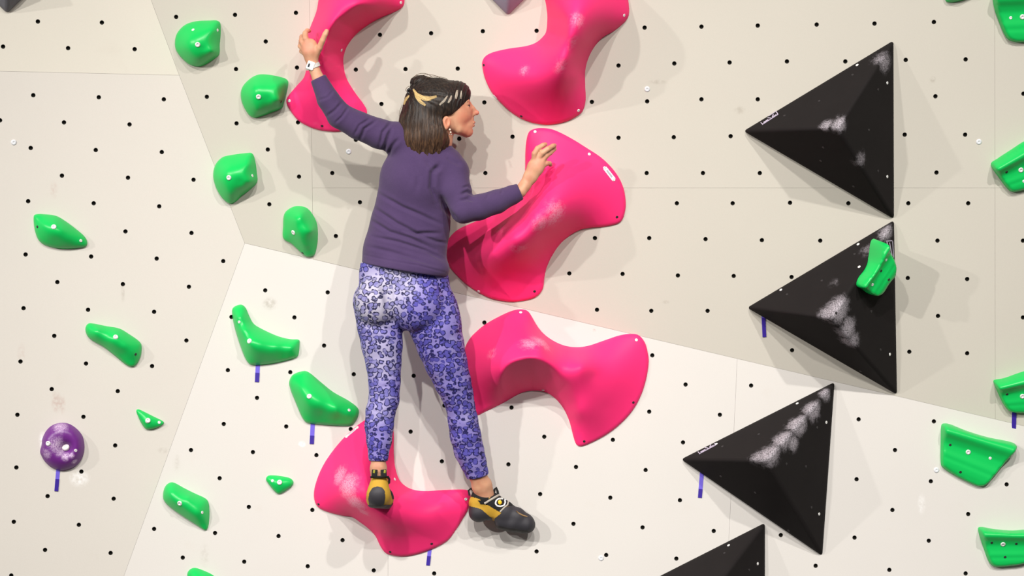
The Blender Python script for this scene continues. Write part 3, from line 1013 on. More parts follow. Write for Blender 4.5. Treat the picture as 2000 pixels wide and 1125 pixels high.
for (lb, fc, cn, ap, sp, wb, db, plate) in VOL:
    m = resin_mat('black_grit_paint', BLACK, 0.65, 0.04, vol_spots(fc, cn, sp), chalk=(198, 190, 198), chalk_amt=0.78, var=0.8, nscale=55, grain=900)
    o, apx, base = build_volume('pyramid_volume', fc, cn, ap, m)
    tag(o, lb, 'wall volume', 'black pyramid volumes')
    bolts(o, (), wb, ())
    for (px, py) in db:
        p, n = surf(o, px, py)
        if p is not None:
            put(ME_DSCREW, 'bolt_hole', p, n, o)
    volumes.append((o, apx, base))
    if plate:
        x0, y0, x1, y1 = plate
        a, b = (x0, y0), (x1, y1)
        q = lambda t, dx=0, dy=0: (x0 + (x1 - x0) * t + dx, y0 + (y1 - y0) * t + dy)
        L = math.hypot(x1 - x0, y1 - y0)
        nx, ny = (y0 - y1) / L * -1, (x1 - x0) / L * -1
        nx, ny = -(y1 - y0) / L, (x1 - x0) / L
        off = lambda t, k: (q(t)[0] + nx * k, q(t)[1] + ny * k)
        pl = strip_on(o, 'name_plate', lerp(off(0.0, 3.2), off(1.0, 3.2), 5), 1.6, M_STICK_LILAC, o)
        pl['label'] = 'outlined lilac maker mark'
        strip_on(o, 'mark_line', lerp(off(0.52, -4.0), off(0.97, -4.0), 3), 1.3, M_STICK_LILAC, pl)
        strip_on(o, 'mark_line', lerp(off(1.0, -4.0), off(1.0, 3.4), 3), 1.6, M_STICK_LILAC, pl)
        strip_on(o, 'mark_line', lerp(off(0.0, -1.5), off(0.04, 3.4), 3), 1.4, M_STICK_LILAC, pl)
        strip_on(o, 'mark_line', lerp(off(0.12, 1.4), off(0.42, 1.4), 3), 2.6, M_STICK_LILAC, pl)
        strip_on(o, 'mark_line', lerp(off(0.44, -2.0), off(0.58, 2.0), 3), 1.7, M_STICK_LILAC, pl)
        strip_on(o, 'mark_line', lerp(off(0.66, 2.0), off(0.80, -2.0), 3), 1.5, M_STICK_LILAC, pl)
        strip_on(o, 'mark_line', lerp(off(0.66, 1.6), off(0.92, 1.6), 3), 1.4, M_STICK_LILAC, pl)

# mark on the middle volume's right face
o = volumes[1][0]
pl = strip_on(o, 'name_plate', lerp((1731, 471), (1742, 470), 3), 1.5, M_STICK_LILAC, o)
strip_on(o, 'mark_line', lerp((1743, 471), (1745, 503), 4), 1.5, M_STICK_LILAC, pl)
strip_on(o, 'mark_line', lerp((1732, 473), (1735, 486), 3), 2.4, M_STICK_LILAC, pl)
strip_on(o, 'mark_line', lerp((1737, 474), (1742, 500), 4), 1.8, M_STICK_LILAC, pl)

# green hold bolted to the middle volume
_o, _ap, _b = volumes[1]
_fv = plane3(_b[1], _b[2], _ap)
og = crop(1400, 400, 3, [(808, 458), (830, 425), (880, 380), (915, 320), (935, 230), (955, 208), (975, 212), (995, 250), (1030, 310), (1048, 365),
                         (1045, 415), (1010, 460), (970, 520), (940, 538), (905, 534), (850, 500), (812, 480)])
for k, q in enumerate(og):     # plan outline slightly inside the silhouette
    og[k] = (1714 + (q[0] - 1714) * 0.96, 526 + (q[1] - 526) * 0.97)
F_V2 = Plane(_fv.p, _fv.n * 0.35 + FACE_MAIN.n * 0.65)
_off = max(np.dot(_fv.hit(*q) - F_V2.p, F_V2.n) for q in og)
F_V2.p = F_V2.p + F_V2.n * (_off - 0.004)
h = build_hold('climbing_hold', og, F_V2, [(1718, 484, .055), (1714, 505, .075), (1702, 527, .078), (1685, 547, .062), (1730, 510, .04), (1722, 535, .04),
                                           (1708, 553, .042), (1740, 522, .03), (1715, 565, .026), (1730, 550, .026)], M_GREEN, edge=0.014, spacing=0.006, rim=0.01, base=_fv, prof=[(1719, 468), (1668, 555), (1752, 525), (1712, 582)])
tag(h, 'green edge hold bolted onto the middle black volume', 'climbing hold', 'green holds on the wall')
bolts(h, [], [(1704, 556), (1731, 508)], [(1721, 529), (1736, 546)])

# grey volumes peeping in at the top
M_GREY = resin_mat('grey_grit_paint', (150, 148, 166), 0.6, 0.25, var=0.9)
M_GREY2 = resin_mat('dark_grey_grit_paint', (112, 112, 120), 0.6, 0.25, var=0.9)
o, _, _ = build_volume('pyramid_volume', FACE_MAIN, [(930, -33), (1055, -33), (992, 30)], (993, -12, .09), M_GREY)
tag(o, 'grey pyramid volume tip between the two top pink holds', 'wall volume')
o, _, _ = build_volume('pyramid_volume', FACE_UP, [(-78, -64), (102, -60), (14, 26)], (14, -34, .13), M_GREY2)
tag(o, 'dark grey pyramid volume tip in the top left corner', 'wall volume')

# tape strips ---------------------------------------------------------------
M_TAPE = plain('violet_tape', (112, 96, 214), 0.5)
M_TAPE2 = plain('deep_violet_tape', (52, 28, 148), 0.5)


def tape(face, a, b, split, label, wpx=8.5):
    c = face.hit(*a)
    p, q, m = face.hit(*a, 0), face.hit(*b, 0), face.hit(a[0] + (b[0] - a[0]) * split, a[1] + (b[1] - a[1]) * split)
    d = (q - p) / np.linalg.norm(q - p)
    s = np.cross(d, face.n) * wpx * S / 2

    def slab(p0, p1, t0, t1):
        bm = bmesh.new()
        lo = [bm.verts.new(x + face.n * t0) for x in (p0 + s, p1 + s, p1 - s, p0 - s)]
        hi = [bm.verts.new(x + face.n * t1) for x in (p0 + s * 0.98, p1 + s * 0.9, p1 - s * 0.95, p0 - s * 0.98)]
        bm.faces.new(lo[::-1])
        bm.faces.new(hi)
        for i in range(4):
            j = (i + 1) % 4
            bm.faces.new((lo[i], lo[j], hi[j], hi[i]))
        return bm
    o = bm_obj('tape_strip', slab(p, q, 0.0002, 0.0012), M_TAPE, None, p, False)
    if split < 1:
        e = bm_obj('folded_end', slab(m, q, 0.0012, 0.0030), M_TAPE2, o, None, False)
        e['label'] = 'doubled dark end of the tape'
    tag(o, label, 'tape', 'violet tape strips')


tape(FACE_LOW, (504, 706), (502, 746), 0.55, 'short violet tape strip under the boomerang shaped green hold')
tape(FACE_LOW, (611, 824), (609, 867), 0.62, 'short violet tape strip under the glossy teardrop green hold')
tape(FACE_LEFT, (114, 912), (110, 959), 0.5, 'short violet tape strip under the round purple hold', 7.5)
tape(FACE_LOW, (840, 1068), (836, 1104), 0.5, 'short violet tape strip under the lowest pink hold', 7.5)
tape(FACE_MAIN, (1491, 617), (1493, 658), 0.1, 'short dark violet tape strip under the middle black volume', 7.5)
tape(FACE_LOW, (1371, 922), (1367, 972), 0.66, 'short violet tape strip under the lower black volume', 8)
tape(FACE_MAIN, (1981, 800), (1980, 838), 0.1, 'short dark violet tape strip under the green hold at the right edge', 8.5)
# ------------------------------------------------------------------ the climber
# Modelled in units of 1.77 mm: a = to the right, b = down, c = out from the wall foot plane.
UNIT = 0.00177


def to_world(P):
    P = np.asarray(P, float)
    d = P[:, 2] * UNIT
    k = (D - d) / D
    return np.stack([(P[:, 0] - 1000) * S * k, -d, ZC + (562.5 - P[:, 1]) * S * k], 1)


def smin(x, y, k):
    if k <= 0:
        return np.minimum(x, y)
    h = np.clip(0.5 + 0.5 * (y - x) / k, 0, 1)
    return y * (1 - h) + x * h - k * h * (1 - h)


class Field:
    def __init__(self, lo, hi, h):
        self.lo = np.array(lo, float)
        self.h = h
        self.n = np.ceil((np.array(hi) - self.lo) / h).astype(int) + 1
        self.F = np.full(self.n, 60.0, np.float32)

    def box(self, lo, hi):
        i0 = np.clip(np.floor((np.array(lo) - self.lo) / self.h).astype(int), 0, self.n)
        i1 = np.clip(np.ceil((np.array(hi) - self.lo) / self.h).astype(int) + 1, 0, self.n)
        sl = tuple(slice(a, b) for a, b in zip(i0, i1))
        ax = [(self.lo[i] + self.h * np.arange(i0[i], i1[i])).astype(np.float32) for i in range(3)]
        return sl, ax[0][:, None, None], ax[1][None, :, None], ax[2][None, None, :]

    def add(self, f, lo, hi, k=0.0, op='u'):
        sl, A, B, C = self.box(lo, hi)
        if 0 in self.F[sl].shape:
            return
        v = f(A, B, C)
        if op == 'u':
            self.F[sl] = smin(self.F[sl], v, k)
        elif op == 's':
            self.F[sl] = -smin(-self.F[sl], v, k)
        elif op == 'i':
            self.F[sl] = -smin(-self.F[sl], -v, k)

    def chain(self, pts, k=6.0, kc=1.0, kj=4.0):
        """smooth tapered limb through (a,b,c,r); kc squashes the depth axis"""
        P = np.array(pts, float)
        lo = P[:, :3].min(0) - P[:, 3].max() * max(1, kc) - 10
        hi = P[:, :3].max(0) + P[:, 3].max() * max(1, kc) + 10

        def f(A, B, C):
            out = None
            for p, q in zip(P[:-1], P[1:]):
                v = round_cone(A, B, C, p, q, kc)
                out = v if out is None else smin(out, v, kj)
            return out
        self.add(f, lo, hi, k)

    def ell(self, c, r, k=5.0, op='u', rot=None):
        c, r = np.array(c, float), np.array(r, float)
        m = r.max() + 10

        def f(A, B, C):
            x, y, z = A - c[0], B - c[1], C - c[2]
            if rot is not None:
                x, y, z = (rot[0][0] * x + rot[0][1] * y + rot[0][2] * z,
                           rot[1][0] * x + rot[1][1] * y + rot[1][2] * z,
                           rot[2][0] * x + rot[2][1] * y + rot[2][2] * z)
            k0 = np.sqrt((x / r[0]) ** 2 + (y / r[1]) ** 2 + (z / r[2]) ** 2)
            k1 = np.sqrt((x / r[0] ** 2) ** 2 + (y / r[1] ** 2) ** 2 + (z / r[2] ** 2) ** 2)
            return (k0 * (k0 - 1.0) / np.maximum(k1, 1e-6)).astype(np.float32)
        self.add(f, c - m, c + m, k, op)

    def cut(self, p, n, k=0.0):
        """remove the side the normal points to"""
        p, n = np.array(p, float), np.array(n, float)
        n /= np.linalg.norm(n)
        self.add(lambda A, B, C: (A - p[0]) * n[0] + (B - p[1]) * n[1] + (C - p[2]) * n[2],
                 self.lo, self.lo + self.n * self.h, k, 'i')

    def mesh(self):
        F, h = self.F, self.h
        s = F < 0
        nx, ny, nz = s.shape
        cnt = np.zeros((nx - 1, ny - 1, nz - 1), np.int8)
        for i in (0, 1):
            for j in (0, 1):
                for k in (0, 1):
                    cnt += s[i:nx - 1 + i, j:ny - 1 + j, k:nz - 1 + k]
        act = np.argwhere((cnt > 0) & (cnt < 8))
        idx = np.full(cnt.shape, -1, np.int32)
        idx[act[:, 0], act[:, 1], act[:, 2]] = np.arange(len(act))
        corner = [(i, j, k) for i in (0, 1) for j in (0, 1) for k in (0, 1)]
        val = {c: F[act[:, 0] + c[0], act[:, 1] + c[1], act[:, 2] + c[2]] for c in corner}
        acc = np.zeros((len(act), 3))
        num = np.zeros(len(act))
        for c in corner:
            for ax in range(3):
                if c[ax] == 0:
                    d = list(c)
                    d[ax] = 1
                    d = tuple(d)
                    u, v = val[c], val[d]
                    m = (u < 0) != (v < 0)
                    t = np.where(m, u / np.where(m, u - v, 1), 0)
                    p = np.zeros((len(act), 3)) + np.array(c, float)
                    p[:, ax] += t
                    acc += p * m[:, None]
                    num += m
        V = self.lo + h * (act + acc / num[:, None])
        quads = []
        for ax in range(3):
            o1, o2 = [(1, 2), (2, 0), (0, 1)][ax]
            sa = [slice(None)] * 3
            sb = [slice(None)] * 3
            sa[ax] = slice(0, -1)
            sb[ax] = slice(1, None)
            ch = s[tuple(sa)] != s[tuple(sb)]
            e = np.argwhere(ch)
            ok = (e[:, o1] > 0) & (e[:, o2] > 0) & (e[:, o1] < cnt.shape[o1]) & (e[:, o2] < cnt.shape[o2])
            e = e[ok]
            inside = s[e[:, 0], e[:, 1], e[:, 2]]
            q = []
            for (d1, d2) in ((-1, -1), (0, -1), (0, 0), (-1, 0)):
                w_ = e.copy()
                w_[:, o1] += d1
                w_[:, o2] += d2
                q.append(idx[w_[:, 0], w_[:, 1], w_[:, 2]])
            q = np.stack(q, 1)
            # (a,b,c) is left-handed in the world, so flip
            q[inside] = q[inside][:, ::-1]
            quads.append(q)
        return V, np.vstack(quads)


def round_cone(A, B, C, p, q, kc=1.0):
    a = np.array([p[0], p[1], p[2] / kc])
    b = np.array([q[0], q[1], q[2] / kc])
    r1, r2 = p[3], q[3]
    ba = b - a
    l2 = ba @ ba
    rr = r1 - r2
    if l2 <= rr * rr + 1e-9:
        c, r = (a, r1) if r1 > r2 else (b, r2)
        return (np.sqrt((A - c[0]) ** 2 + (B - c[1]) ** 2 + (C / kc - c[2]) ** 2) - r).astype(np.float32)
    a2 = l2 - rr * rr
    il2 = 1.0 / l2
    x, y, z = A - a[0], B - a[1], C / kc - a[2]
    yy = x * ba[0] + y * ba[1] + z * ba[2]
    zz = yy - l2
    cx, cy, cz = x * l2 - ba[0] * yy, y * l2 - ba[1] * yy, z * l2 - ba[2] * yy
    x2 = cx * cx + cy * cy + cz * cz
    y2 = yy * yy * l2
    z2 = zz * zz * l2
    k = np.sign(rr) * rr * rr * x2
    c1 = np.sign(zz) * a2 * z2 > k
    c2 = np.sign(yy) * a2 * y2 < k
    d = (np.sqrt(x2 * a2 * il2) + yy * rr) * il2 - r1
    d = np.where(c2, np.sqrt(x2 + y2) * il2 - r1, d)
    d = np.where(c1, np.sqrt(x2 + z2) * il2 - r2, d)
    return d.astype(np.float32)


def vnormals(V, Q):
    n = np.cross(V[Q[:, 2]] - V[Q[:, 0]], V[Q[:, 3]] - V[Q[:, 1]])
    N_ = np.zeros_like(V)
    for i in range(4):
        np.add.at(N_, Q[:, i], n)
    return N_ / np.maximum(1e-9, np.linalg.norm(N_, axis=1))[:, None]


def relax(V, Q, it=2, lam=0.5):
    for _ in range(it):
        acc = np.zeros_like(V)
        num = np.zeros(len(V))
        for i in range(4):
            for j in (1, 3):
                np.add.at(acc, Q[:, i], V[Q[:, (i + j) % 4]])
                np.add.at(num, Q[:, i], 1)
        V = V + lam * (acc / np.maximum(1, num)[:, None] - V)
    return V


def folds(V, Q, strokes):
    """press creases into the camera side of a garment: (points, width, depth)"""
    Nn = vnormals(V, Q)          # points outward after the flip in world; here sign found by depth
    if np.mean(Nn[:, 2] * (V[:, 2] - V[:, 2].mean())) < 0:
        Nn = -Nn
    back = np.clip(Nn[:, 2] * 1.6 + 0.2, 0, 1)
    disp = np.zeros(len(V))
    for (ln, wd, dp) in strokes:
        d, t = seg_dist(V[:, :2], ln)
        env = np.clip(np.sin(np.pi * np.clip(t * 0.9 + 0.05, 0, 1)) * 1.6, 0, 1)
        x = d / wd
        disp += -dp * env * (1 - 1.1 * x * x) * np.exp(-x * x)
    return V + Nn * (disp * back)[:, None]


def person_part(name, V, Q, mat, parent=None, loc=None):
    o = mesh_obj(name, to_world(V), Q, mat, parent, loc)
    return o


# ---- materials of the climber


def skin_mat():
    m, nt, b = new_mat('skin')
    co = objco(nt)
    v = noise(nt, co, 22.0, 3.0)
    col = mixc(nt, maprange(nt, v, 0.35, 0.7), lin(208, 158, 126), lin(194, 136, 108))
    for (pa, r, s, c) in SKIN_SPOTS:
        vm = nt.nodes.new('ShaderNodeVectorMath')
        vm.operation = 'DISTANCE'
        nt.links.new(co, vm.inputs[0])
        vm.inputs[1].default_value = tuple(to_world(np.array([pa]))[0] - BODY_LOC)
        col = mixc(nt, maprange(nt, vm.outputs['Value'], r * UNIT, r * UNIT * 0.35, 0.0, s), col, lin(*c))
    nt.links.new(col, b.inputs['Base Color'])
    b.inputs['Roughness'].default_value = 0.5
    b.inputs['Specular IOR Level'].default_value = 0.35
    b.inputs['Subsurface Weight'].default_value = 0.12
    b.inputs['Subsurface Radius'].default_value = (0.012, 0.004, 0.002)
    b.inputs['Subsurface Scale'].default_value = 0.5
    return m


def knit_mat():
    m, nt, b = new_mat('purple_knit')
    co = objco(nt)
    v = noise(nt, co, 14.0, 4.0)
    f = noise(nt, co, 520.0, 2.0)
    col = mixc(nt, v, lin(70, 53, 88), lin(84, 65, 102))
    col = mixc(nt, maprange(nt, f, 0.35, 0.7, 0, 0.35, False), col, lin(60, 46, 78))
    nt.links.new(col, b.inputs['Base Color'])
    b.inputs['Roughness'].default_value = 0.9
    b.inputs['Specular IOR Level'].default_value = 0.1
    b.inputs['Sheen Weight'].default_value = 0.15
    wv = nt.nodes.new('ShaderNodeTexWave')
    wv.inputs['Scale'].default_value = 260.0
    wv.inputs['Distortion'].default_value = 1.5
    nt.links.new(co, wv.inputs['Vector'])
    hh = mathn(nt, 'ADD', mathn(nt, 'MULTIPLY', wv.outputs[1], 0.3), mathn(nt, 'MULTIPLY', noise(nt, co, 34.0, 3.0), 2.2))
    bump(nt, b, hh, 0.35, 0.002)
    return m


def leopard_mat():
    """lilac leggings print: blue rosettes with broken dark rims, paler ground in places"""
    m, nt, b = new_mat('leopard_print')
    co = objco(nt)
    wob = nt.nodes.new('ShaderNodeTexNoise')
    wob.inputs['Scale'].default_value = 38.0
    wob.inputs['Detail'].default_value = 2.0
    nt.links.new(co, wob.inputs['Vector'])
    sub = nt.nodes.new('ShaderNodeVectorMath')
    sub.operation = 'SUBTRACT'
    nt.links.new(wob.outputs['Color'], sub.inputs[0])
    sub.inputs[1].default_value = (0.5, 0.5, 0.5)
    sc = nt.nodes.new('ShaderNodeVectorMath')
    sc.operation = 'SCALE'
    nt.links.new(sub.outputs[0], sc.inputs[0])
    sc.inputs['Scale'].default_value = 0.016
    ad = nt.nodes.new('ShaderNodeVectorMath')
    nt.links.new(co, ad.inputs[0])
    nt.links.new(sc.outputs[0], ad.inputs[1])
    mp = nt.nodes.new('ShaderNodeMapping')
    mp.inputs['Scale'].default_value = (1.0, 0.35, 1.15)
    nt.links.new(ad.outputs[0], mp.inputs['Vector'])

    def vor(feature, scale=47.0):
        v = nt.nodes.new('ShaderNodeTexVoronoi')
        v.feature = feature
        v.inputs['Scale'].default_value = scale
        v.inputs['Randomness'].default_value = 0.68
        nt.links.new(mp.outputs[0], v.inputs['Vector'])
        return v
    vf = vor('F1', 52.0)
    e = vf.outputs['Distance']
    sepc = nt.nodes.new('ShaderNodeSeparateColor')
    nt.links.new(vf.outputs['Color'], sepc.inputs[0])
    n1 = noise(nt, co, 120.0, 2.0)
    n2 = noise(nt, co, 75.0, 1.0)
    ee = mathn(nt, 'ADD', e, mathn(nt, 'MULTIPLY', mathn(nt, 'SUBTRACT', n1, 0.5), 0.30))
    ee = mathn(nt, 'ADD', ee, mathn(nt, 'MULTIPLY', mathn(nt, 'SUBTRACT', sepc.outputs[1], 0.5), 0.10))
    blot = maprange(nt, ee, 0.595, 0.54)                         # inside a rosette
    core = maprange(nt, ee, 0.43, 0.34)                         # centre of it
    rim = mathn(nt, 'MULTIPLY', blot, mathn(nt, 'SUBTRACT', 1.0, core))
    gap = maprange(nt, n2, 0.38, 0.50)
    rim = mathn(nt, 'MULTIPLY', rim, mathn(nt, 'ADD', mathn(nt, 'MULTIPLY', gap, 0.7), 0.3))
    big = noise(nt, co, 7.0, 2.0)
    pale = maprange(nt, big, 0.56, 0.74, 0.0, 0.7)
    for (pa, r, s) in (((722, 585, 215), 62, 1.0), ((772, 548, 215), 42, 0.85), ((738, 700, 190), 46, 0.6), ((735, 790, 180), 36, 0.4)):  # pale areas: part print, part light put into the colour
        vm = nt.nodes.new('ShaderNodeVectorMath')
        vm.operation = 'DISTANCE'
        nt.links.new(co, vm.inputs[0])
        vm.inputs[1].default_value = tuple(to_world(np.array([pa]))[0] - LEG_LOC)
        pale = mathn(nt, 'MAXIMUM', pale, maprange(nt, vm.outputs['Value'], r * UNIT * 1.5, r * UNIT * 0.6, 0, s))
    ground = mixc(nt, pale, lin(134, 124, 190), lin(186, 181, 202))
    inner = mixc(nt, pale, lin(92, 86, 172), lin(160, 156, 194))
    dark = mixc(nt, pale, lin(36, 33, 84), lin(42, 40, 70))
    inner = mixc(nt, mathn(nt, 'MULTIPLY', sepc.outputs[0], 0.5), inner, lin(76, 70, 164))
    col = mixc(nt, blot, ground, inner)
    col = mixc(nt, rim, col, dark)
    nt.links.new(col, b.inputs['Base Color'])
    b.inputs['Roughness'].default_value = 0.6
    b.inputs['Specular IOR Level'].default_value = 0.25
    return m


def hair_mat():
    m, nt, b = new_mat('dark_brown_hair')
    co = objco(nt)
    mp = nt.nodes.new('ShaderNodeMapping')
    mp.inputs['Scale'].default_value = (1.0, 1.0, 0.10)
    nt.links.new(co, mp.inputs['Vector'])
    v = noise(nt, mp.outputs[0], 170.0, 3.0, 0.6)
    sp = nt.nodes.new('ShaderNodeSeparateXYZ')
    nt.links.new(co, sp.inputs[0])
    z = maprange(nt, sp.outputs['Z'], 0.02, -0.12)
    c1 = mixc(nt, z, lin(30, 24, 21), lin(58, 41, 31))
    c2 = mixc(nt, z, lin(52, 41, 34), lin(94, 68, 48))
    nt.links.new(mixc(nt, maprange(nt, v, 0.42, 0.68), c1, c2), b.inputs['Base Color'])
    b.inputs['Roughness'].default_value = 0.48
    b.inputs['Specular IOR Level'].default_value = 0.3
    bump(nt, b, v, 0.6, 0.003)
    return m


# ---- pose (a, b, c, r)
TORSO = [(786, 545, 148, 82), (790, 495, 148, 81), (801, 442, 148, 77.5), (809, 395, 150, 73), (814, 352, 154, 72), (822, 315, 156, 62), (836, 290, 156, 44)]
YOKE = [(778, 271, 162, 30), (835, 296, 158, 36), (884, 335, 164, 30)]
ARM_L = [(800, 280, 160, 32), (775, 270, 165, 30), (740, 261, 172, 29), (700, 245, 180, 27), (664, 226, 186, 25), (641, 194, 190, 21.5), (622, 154, 188, 16)]
ARM_R = [(872, 322, 162, 33), (884, 338, 168, 30), (893, 375, 184, 28), (905, 411, 198, 25), (935, 405, 192, 25), (970, 394, 182, 23), (1000, 381, 173, 18.5), (1016, 374, 169, 16.5)]
LEG_L = [(737, 590, 144, 48), (742, 636, 146, 44), (746, 673, 146, 40), (749, 708, 145, 34.5), (751, 745, 144, 31), (750, 780, 144, 29.5), (743, 805, 147, 28.5),
         (740.5, 832, 150, 28), (740.5, 860, 152, 24.5), (739, 890, 152, 19), (739, 908, 152, 17)]
LEG_R = [(832, 595, 144, 52), (850, 640, 142, 49), (860, 673, 136, 46), (871, 708, 129, 41), (884, 745, 120, 35.5), (893, 770, 112, 31), (899, 792, 105, 28),
         (904, 820, 97, 29), (909, 850, 88, 30), (916, 880, 78, 29), (924, 902, 72, 25.5), (931, 922, 66, 22), (936, 936, 62, 20)]


def thin(ch, k, dr):
    return [(a, b, c, max(3.0, r * k - dr)) for (a, b, c, r) in ch]


# ---- body: one continuous skin surface from head to ankles
B_ = Field((574, 48, 24), (1096, 980, 240), 1.5)
B_.chain(thin(TORSO, 0.90, 3), 6, 0.58)
B_.chain(thin(YOKE, 0.8, 3), 8)
B_.chain(thin(ARM_L, 0.82, 2) + [(611, 128, 186, 10.5)], 6)
B_.chain(thin(ARM_R, 0.82, 2) + [(1024, 364, 167, 11)], 6)
B_.chain(thin(LEG_L, 0.92, 2) + [(739, 915, 152, 16), (740, 940, 154, 15)], 8)
B_.chain(thin(LEG_R, 0.92, 2) + [(941, 948, 56, 19.5), (948, 970, 50, 18)], 8)
# neck and head (profile to the right, turned a little to the wall)
HY = math.radians(9)
HC = np.array([862.0, 210.0, 156.0])


def hd(a, b, l=0.0):
    """head-local: forward a, down b, sideways l (towards the camera)"""
    x = a - HC[0]
    return (HC[0] + x * math.cos(HY) + l * math.sin(HY), b, HC[2] + l * math.cos(HY) - x * math.sin(HY))


HROT = [[math.cos(HY), 0, -math.sin(HY)], [0, 1, 0], [math.sin(HY), 0, math.cos(HY)]]


def hell(c, r, k=4.0, op='u'):
    B_.ell(hd(*c), r, k, op, HROT)


B_.chain([(842, 312, 157, 31), (856, 280, 157, 26), (862, 250, 156, 26)], 8)
hell((857, 203), (53, 47, 41), 2)
hell((888, 216, 0), (30, 37, 32), 8)
hell((906, 222, 0), (17, 24, 22), 9)
for sgn in (1, -1):
    B_.chain([hd(870, 240, 25 * sgn) + (10.5,), hd(892, 251, 17 * sgn) + (9.5,), hd(911, 257, 4 * sgn) + (9,)], 9)
    hell((892, 224, 16 * sgn), (18, 20, 14), 12)
    hell((908, 197.5, 14 * sgn), (8, 6, 11), 6)
hell((902, 246), (18, 15, 17), 10)
hell((914.3, 257.5), (9.2, 8.8, 9.5), 7)
hell((912.5, 243), (13, 12, 15), 6)
for sgn in (1, -1):
    hell((922, 206.5, 18 * sgn), (8.5, 5.4, 9), 5, 's')
B_.chain([hd(912, 200) + (6.0,), hd(915, 212) + (7.5,), hd(920, 222) + (8.0,)], 4)
B_.chain([hd(915.5, 200) + (3.6,), hd(924, 212) + (3.9,), hd(930.5, 219.5) + (4.2,)], 3.5)
hell((931, 220.2), (5.8, 4.8, 5.2), 2)
for sgn in (1, -1):
    hell((924.5, 223.3, 5.8 * sgn), (5.2, 3.8, 3.4), 2)
    hell((929, 225.5, 3.0 * sgn), (2.6, 1.6, 1.4), 0.8, 's')
    hell((908.5, 203.0, 15.5 * sgn), (7.4, 4.0, 8.6), 2)
    hell((908.3, 210.6, 15.5 * sgn), (6.9, 3.4, 8.4), 2)
hell((919.5, 233), (6.5, 7, 9), 4)
hell((924.8, 239.2), (4.4, 3.2, 9.5), 1.8)
hell((923.8, 245.0), (4.4, 3.3, 8.5), 1.8)
hell((929.5, 242.2), (4.2, 0.8, 10.5), 1.0, 's')
hell((925.2, 250.6), (3.6, 2.0, 9), 3, 's')
# ears
for sgn in (1, -1):
    hell((865.5, 239, 39.5 * sgn), (8.5, 12.5, 4.5), 3)
    hell((868, 238, 43.5 * sgn), (4.5, 7.5, 3.0), 1.5, 's')
    hell((864, 250, 39.5 * sgn), (4.5, 4.5, 3.4), 2)
# left hand on the pink hold
B_.chain([(611, 126, 186, 10.5), (608, 112, 188, 13), (606, 99, 190, 16), (605, 90, 190, 15)], 5, 0.72)
for f in ([(601, 86, 192, 6.2), (597, 75, 192, 5.6), (596, 65, 186, 5.2), (600, 60, 174, 4.6), (604, 60, 162, 4.2)],
          [(595, 89, 190, 6.2), (589, 80, 186, 5.6), (590, 72, 174, 5.2), (595, 70, 160, 4.6)],
          [(592, 95, 186, 6.0), (587, 90, 178, 5.4), (588, 84, 164, 5.0), (594, 82, 150, 4.4)],
          [(594, 103, 182, 5.4), (589, 100, 172, 4.8), (590, 96, 160, 4.4), (595, 94, 148, 4.0)],
          [(616, 106, 190, 8.0), (624, 93, 198, 6.4), (630, 79, 203, 5.6), (635, 67, 206, 5.2), (638, 61, 205, 4.6)]):
    B_.chain(f, 3.0, 1.0, 1.5)
# right hand hovering before the pink hold
B_.chain([(1024, 364, 167, 11), (1036, 345, 166, 13.5), (1046, 327, 165, 16), (1051, 318, 165, 15)], 5, 0.66)
for f in ([(1044, 312, 167, 6.2), (1044, 300, 171, 5.6), (1050, 290, 171, 5.2), (1060, 284, 166, 4.8), (1065, 282, 162, 4.3)],
          [(1052, 309, 167, 6.2), (1060, 298, 173, 5.6), (1070, 291, 172, 5.2), (1080, 285, 165, 4.6), (1083, 284, 161, 4.2)],
          [(1059, 314, 165, 6.0), (1067, 304, 167, 5.4), (1075, 298, 163, 5.0), (1083, 291, 156, 4.4)],
          [(1061, 323, 163, 5.6), (1067, 319, 163, 5.0), (1073, 319, 157, 4.6), (1075, 322, 151, 4.0)],
          [(1035, 338, 161, 8.0), (1037, 322, 151, 6.4), (1043, 312, 143, 5.6), (1050, 306, 139, 4.8)]):
    B_.chain(f, 2.6, 1.0, 1.5)
V, Q = B_.mesh()
V = relax(V, Q, 1, 0.35)
BODY_LOC = to_world(np.array([[790, 600, 150]]))[0]
SKIN_SPOTS = [(hd(927, 242, 0), 12, 0.75, (176, 88, 78)), (hd(898, 230, 22), 22, 0.5, (222, 128, 104)), (hd(933, 221, 0), 10, 0.5, (224, 128, 110)),
              (hd(866, 238, 42), 16, 0.55, (206, 120, 92)), (hd(908, 254, 12), 22, 0.4, (210, 122, 100)),
              ((604, 92, 196), 20, 0.35, (218, 146, 124)), ((1058, 318, 173), 22, 0.35, (216, 140, 120)), ((915, 194, 215), 6, 0.0, (80, 55, 45))]
person = mesh_obj('person', to_world(V), Q, skin_mat(), None, BODY_LOC)
tag(person, 'climber in purple sweater and leopard print leggings, seen from behind, face in profile', 'person')
BVH['body'] = BVHTree.FromPolygons([Vector(v) for v in to_world(V)], Q.tolist())
del B_

# ---- leggings
L_ = Field((676, 480, 20), (966, 950, 256), 1.8)
L_.chain([(784, 470, 148, 70), (785, 515, 148, 79), (787, 540, 147, 85), (790, 558, 146, 88)], 6, 0.60)
L_.chain(LEG_L, 5)
L_.chain(LEG_R, 4)
L_.ell((737, 588, 174), (44, 50, 46), 5)
L_.ell((813, 592, 172), (54, 56, 46), 5)
L_.ell((864, 618, 142), (30, 52, 36), 20)
# cleft and fold under the seat
cl = np.array([(748, 545, 210), (757, 575, 213), (763, 602, 212), (770, 628, 205), (784, 652, 194)], float)


